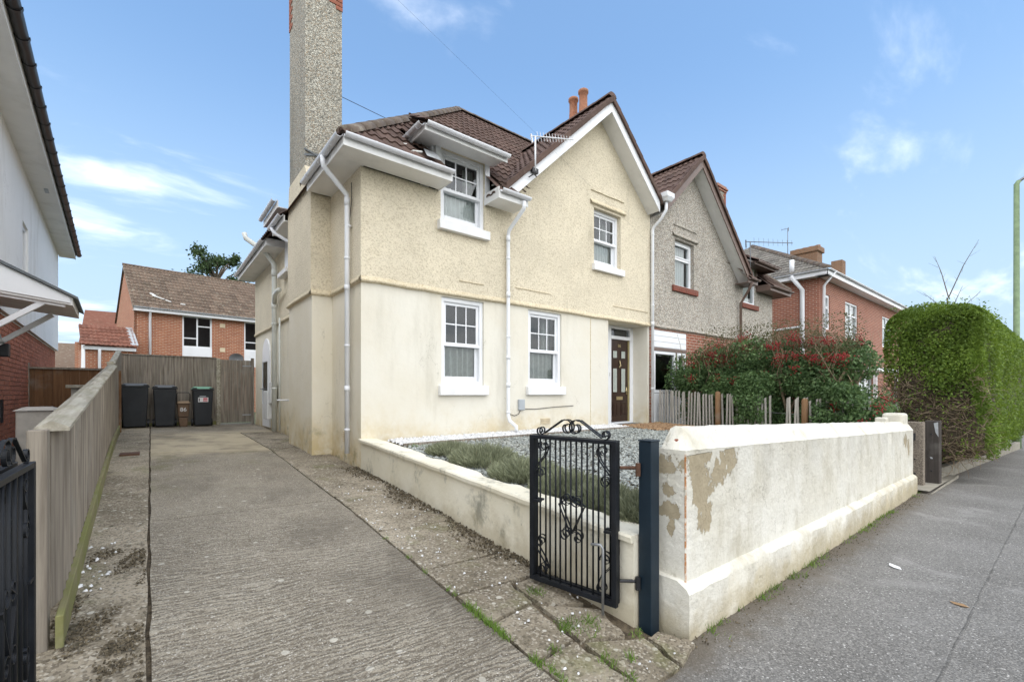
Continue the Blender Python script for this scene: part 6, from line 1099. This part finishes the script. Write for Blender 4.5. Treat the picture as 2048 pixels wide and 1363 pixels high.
def berries(centers, n_each, spread, r, name, parent):
    c = np.repeat(np.asarray(centers), n_each, axis=0); c = c + rng.normal(size=c.shape) * spread; oc = np.array([(1, 0, 0), (0, 1, 0), (0, 0, 1), (-1, 0, 0), (0, -1, 0), (0, 0, -1)]) * r; tri = [(0, 1, 2), (1, 3, 2), (3, 4, 2), (4, 0, 2), (1, 0, 5), (3, 1, 5), (4, 3, 5), (0, 4, 5)]
    V = c[:, None, None, :] + np.array([[oc[i] for i in f] for f in tri])[None]; me = npmesh(name, V.reshape(-1, 3, 3), 3, 'berry_red'); o = add_mesh(me, name, parent, kind='stuff'); return o
bc = []
for i in range(105):
    k = rng.integers(0, len(lobes)); d = rng.normal(size=3); d[0] -= 1.0; d[1] -= .5; d[2] += .45; d /= np.linalg.norm(d); p = lobes[k, :3] + d * lobes[k, 3] * 1.06
    if p[2] > 1.8 or rng.uniform() < .15: bc.append(p)
for i in range(34): y = rng.uniform(2.6, 5.8); bc.append((rng.uniform(9.85, 10.2), y, 2.12 + .28 * math.sin((6 - y) / 3.6 * 3.1) + rng.normal() * .14))
berries(bc, 30, .05, .0145, 'berries', shrub.o)
# small berry plant by the wall end
sb = Thing('small_berry_bush', 'low bush with red berries peeping over the wall end pier', 'shrub', (10.9, 2.4, .3)); P = np.array([10.8, 2.5, 1.0]) + rng.normal(size=(1500, 3)) * (.3, .22, .17); add_mesh(leaves(P, .06, 'shrub_leaf', 'foliage', .5), 'foliage', sb.o); berries([(10.5, 2.35, 1.1), (10.55, 2.6, 1.03), (10.8, 2.2, 1.17), (10.7, 2.25, 1.22)], 22, .04, .014, 'berries', sb.o); tw = MB()
for i in range(12): tw.tube([(10.8, 2.5, .2), (10.8 + rng.normal() * .2, 2.5 + rng.normal() * .15, .9)], .01, 4, False)
sb.part('stems', tw, 'twig')
for i, (x, y) in enumerate(((12.6, 3.4), (12.9, 3.6), (13.2, 3.5))):       # tall reeds at the hedge end
    pass
# lavender along the low wall
names = ['lavender bush nearest the house at the low wall end', 'lavender bush second from the house along the low wall', 'lavender bush in the middle of the row beside the low wall', 'lavender bush seen through the left bars of the iron gate', 'lavender bush seen through the right bars of the iron gate', 'lavender bush beside the dark metal gate post']
for (x, y, r, h), lab in zip(((3.0, 5.0, .40, .17), (3.02, 4.3, .50, .25), (2.98, 3.5, .46, .24), (2.92, 2.85, .42, .23), (2.88, 2.38, .36, .22), (2.78, 2.0, .26, .24)), names):
    t = Thing('lavender_bush', lab, 'plant', (x, y, zg(x, y)), 'lavender bushes'); n = 6000; a = rng.uniform(0, 6.28, n); q = rng.uniform(0, 1, n) ** .55; base = np.stack([x + np.cos(a) * q * r * .75, y + np.sin(a) * q * r * .75, np.full(n, zg(x, y))], 1); tip_dir = np.stack([np.cos(a) * q * .8 + rng.normal(size=n) * .5, np.sin(a) * q * .8 + rng.normal(size=n) * .5, 1.0 + 0 * a], 1); tip_dir /= np.linalg.norm(tip_dir, axis=1)[:, None]
    L = h * (1.05 - .45 * q ** 2) * rng.uniform(.55, 1.1, n); base[:, 2] += rng.uniform(0, .5, n) * L; s0 = base; L = L * .62; s1 = base + tip_dir * L[:, None]; w = np.cross(tip_dir, rng.normal(size=(n, 3))); w /= np.linalg.norm(w, axis=1)[:, None]; w *= .005
    V = np.stack([s0 - w, s0 + w, (s0 + s1) / 2 + w * 1.3, s1], 1); o_ = npmesh('foliage', V, 4, 'lavender_leaf'); add_mesh(o_, 'foliage', t.o)
    k = 600; i_ = rng.integers(0, n, k); b0 = base[i_].copy(); b0[:, 2] = zg(x, y); b1 = s1[i_] - tip_dir[i_] * .08; V = np.stack([b0 - w[i_] * .5, b0 + w[i_] * .5, b1 + w[i_] * .4, b1 - w[i_] * .4], 1); add_mesh(npmesh('stems', V, 4, 'lavender_stem'), 'stems', t.o)
# grass in the joints and along the wall foot
def grass(spots, name, label, hgt=.045, zf=zd):
    C = []
    for x, y, r, n in spots: C.append(np.stack([x + rng.normal(size=n) * r, y + rng.normal(size=n) * r, np.zeros(n)], 1))
    C = np.concatenate(C); C[:, 2] = [zf(a, b) for a, b in C[:, :2]]; n = len(C); d = np.stack([rng.normal(size=n) * .5, rng.normal(size=n) * .5, np.ones(n)], 1); d /= np.linalg.norm(d, axis=1)[:, None]; w = np.cross(d, rng.normal(size=(n, 3))); w /= np.linalg.norm(w, axis=1)[:, None]; w *= .0025; L = hgt * rng.uniform(.4, 1.2, (n, 1))
    V = np.stack([C - w, C + w, C + d * L * .6 + w * .7, C + d * L], 1); me = npmesh(name, V, 4, 'grass_leaf'); o = bpy.data.objects.new(name, me); col.objects.link(o); tag(o, label, 'grass', kind='stuff')
sp = [(1.597, y, .014, 26) for y in np.arange(1.75, 2.45, .028) if math.sin(y * 9) > -.55] + [(1.6, y, .012, 14) for y in (3.0, 3.3, 3.75, 2.7, 2.62)] + [(2.1, 2.34, .03, 60), (1.98, 1.93, .04, 130), (2.06, 1.83, .05, 60), (2.13, 1.9, .03, 40), (1.93, 1.57, .03, 60), (2.06, 1.52, .02, 40), (1.75, 1.79, .02, 30), (2.28, 1.62, .03, 30), (2.42, 1.86, .03, 40), (1.92, 1.42, .025, 40)]
sp += [(1.597 + .002 * i, 1.32 + i * .03, .012, 14) for i in range(14)]
grass(sp, 'joint_grass', 'small green grass tufts growing in the drive joints')
sp = [(x, yfront(x) - .05 + rng.normal() * .02, .035, 34) for x in list(rng.uniform(3.4, 5.2, 16)) + list(rng.uniform(5.6, 8.0, 22)) + [2.75, 2.9, 3.2, 9.5, 9.9]] + [(10.3, 1.85, .08, 80), (10.5, 1.9, .05, 50)]
grass(sp, 'wall_foot_grass', 'thin weeds along the foot of the white boundary wall', .055, lambda x, y: zp(x)); grass([(3.2, 5.95, .05, 30), (4.6, 6.0, .03, 25), (2.9, 5.7, .06, 60), (9.5, 6.2, .05, 80)], 'garden_weeds', 'few green weeds among the garden pebbles', .06, zg)
# background tree
def tree(name, label, base, h, crown, n, lsize, mat, spread):
    b = Vector(base); t = Thing(name, label, 'tree', base); tr = MB(); tr.tube([b, b + Vector((.1, 0, h * .35)), b + Vector((-.1, .1, h * .7)), b + Vector((.05, 0, h * .95))], [h * .022, h * .017, h * .010, h * .003], 8); C = []
    for i in range(spread):
        a = rng.uniform(0, 6.28); z = rng.uniform(.45, 1.0); r = crown * rng.uniform(.25, 1) * (1.15 - abs(z - .68) * 1.6); s = b + Vector((0, 0, h * z * .85)); e = b + Vector((math.cos(a) * r, math.sin(a) * r, h * z)); m_ = s.lerp(e, .5) + Vector((0, 0, .2)); tr.tube([s, m_, e], [h * .007, h * .005, h * .002], 5, False); C.append((*e, rng.uniform(.35, .75) * crown * .33))
    t.part('trunk', tr, 'bark'); C = np.array(C); k = rng.integers(0, len(C), n); d = rng.normal(size=(n, 3)); P = C[k, :3] + d * C[k, 3][:, None] * .55; add_mesh(leaves(P, lsize, mat, 'crown', .6), 'crown', t.o); return t
tree('evergreen_tree', 'dark evergreen tree rising behind the orange brick house', (5.0, 52, .5), 14.9, 2.9, 9000, .27, 'tree_leaf', 44)
sap = Thing('bare_sapling', 'bare leafless sapling standing above the clipped hedge', 'tree', (17.2, 2.0, 0)); tw = MB(); b0 = Vector((17.0, 2.1, -.2)); tw.tube([b0, b0 + Vector((0, 0, 3.6)), b0 + Vector((.02, .05, 4.3))], [.035, .028, .018], 6); sap.part('trunk', tw, 'bark')
for dx, dy, dz, z in ((.5, .35, 1.3, 4.3), (.3, -.55, 1.5, 4.3), (-.1, .5, .8, 3.7), (.2, -.6, .9, 3.5), (.3, .3, .7, 3.4), (.2, -.25, 1.0, 3.6)):
    s = b0 + Vector((0, .02, z)); e = s + Vector((dx, dy, dz)); br_ = MB(); br_.tube([s, s.lerp(e, .5) + Vector((0, 0, .1)), e], [.014, .009, .003], 5)
    for i in range(5): p = s.lerp(e, .3 + .14 * i); br_.tube([p, p + Vector((rng.normal() * .1, rng.normal() * .12, .15))], [.004, .0015], 4)
    sap.part('branch', br_, 'bark')
# litter on the pavement
for x, y, a, m_, lab, nm, s in ((5.2, 1.0, .6, 'sticker_white', 'scrap of white paper lying on the pavement', 'paper_scrap', .07), (4.6, .52, 1.2, 'dry_leaf', 'curled brown leaf on the pavement', 'dead_leaf', .055)):
    z = zp(x) + .004; c, q = math.cos(a), math.sin(a); P = [(-1, -.35, .0), (-.2, -.5, .1), (.7, -.3, .02), (1, .1, .12), (.3, .45, .05), (-.7, .35, .1)]; b = MB().add([(x + s * (u * c - v * q), y + s * (u * q + v * c), z + s * w_) for u, v, w_ in P] + [(x, y, z + s * .06)], [(i, (i + 1) % 6, 6) for i in range(6)]); single(nm, lab, 'litter', b, m_, (x, y, z))
# front gardens and houses across the road are out of view; a plain hedge is added to darken window reflections
oh = Thing('reflection_hedge', 'unseen dark hedge added across the road for window reflections', 'hedge', (5, -10, -.3)); P = np.stack([rng.uniform(-14, 30, 9000), -9.2 + rng.normal(size=9000) * .35, rng.uniform(-.4, 2.4, 9000)], 1); add_mesh(leaves(P, .3, 'ivy_leaf', 'foliage', .6), 'foliage', oh.o)
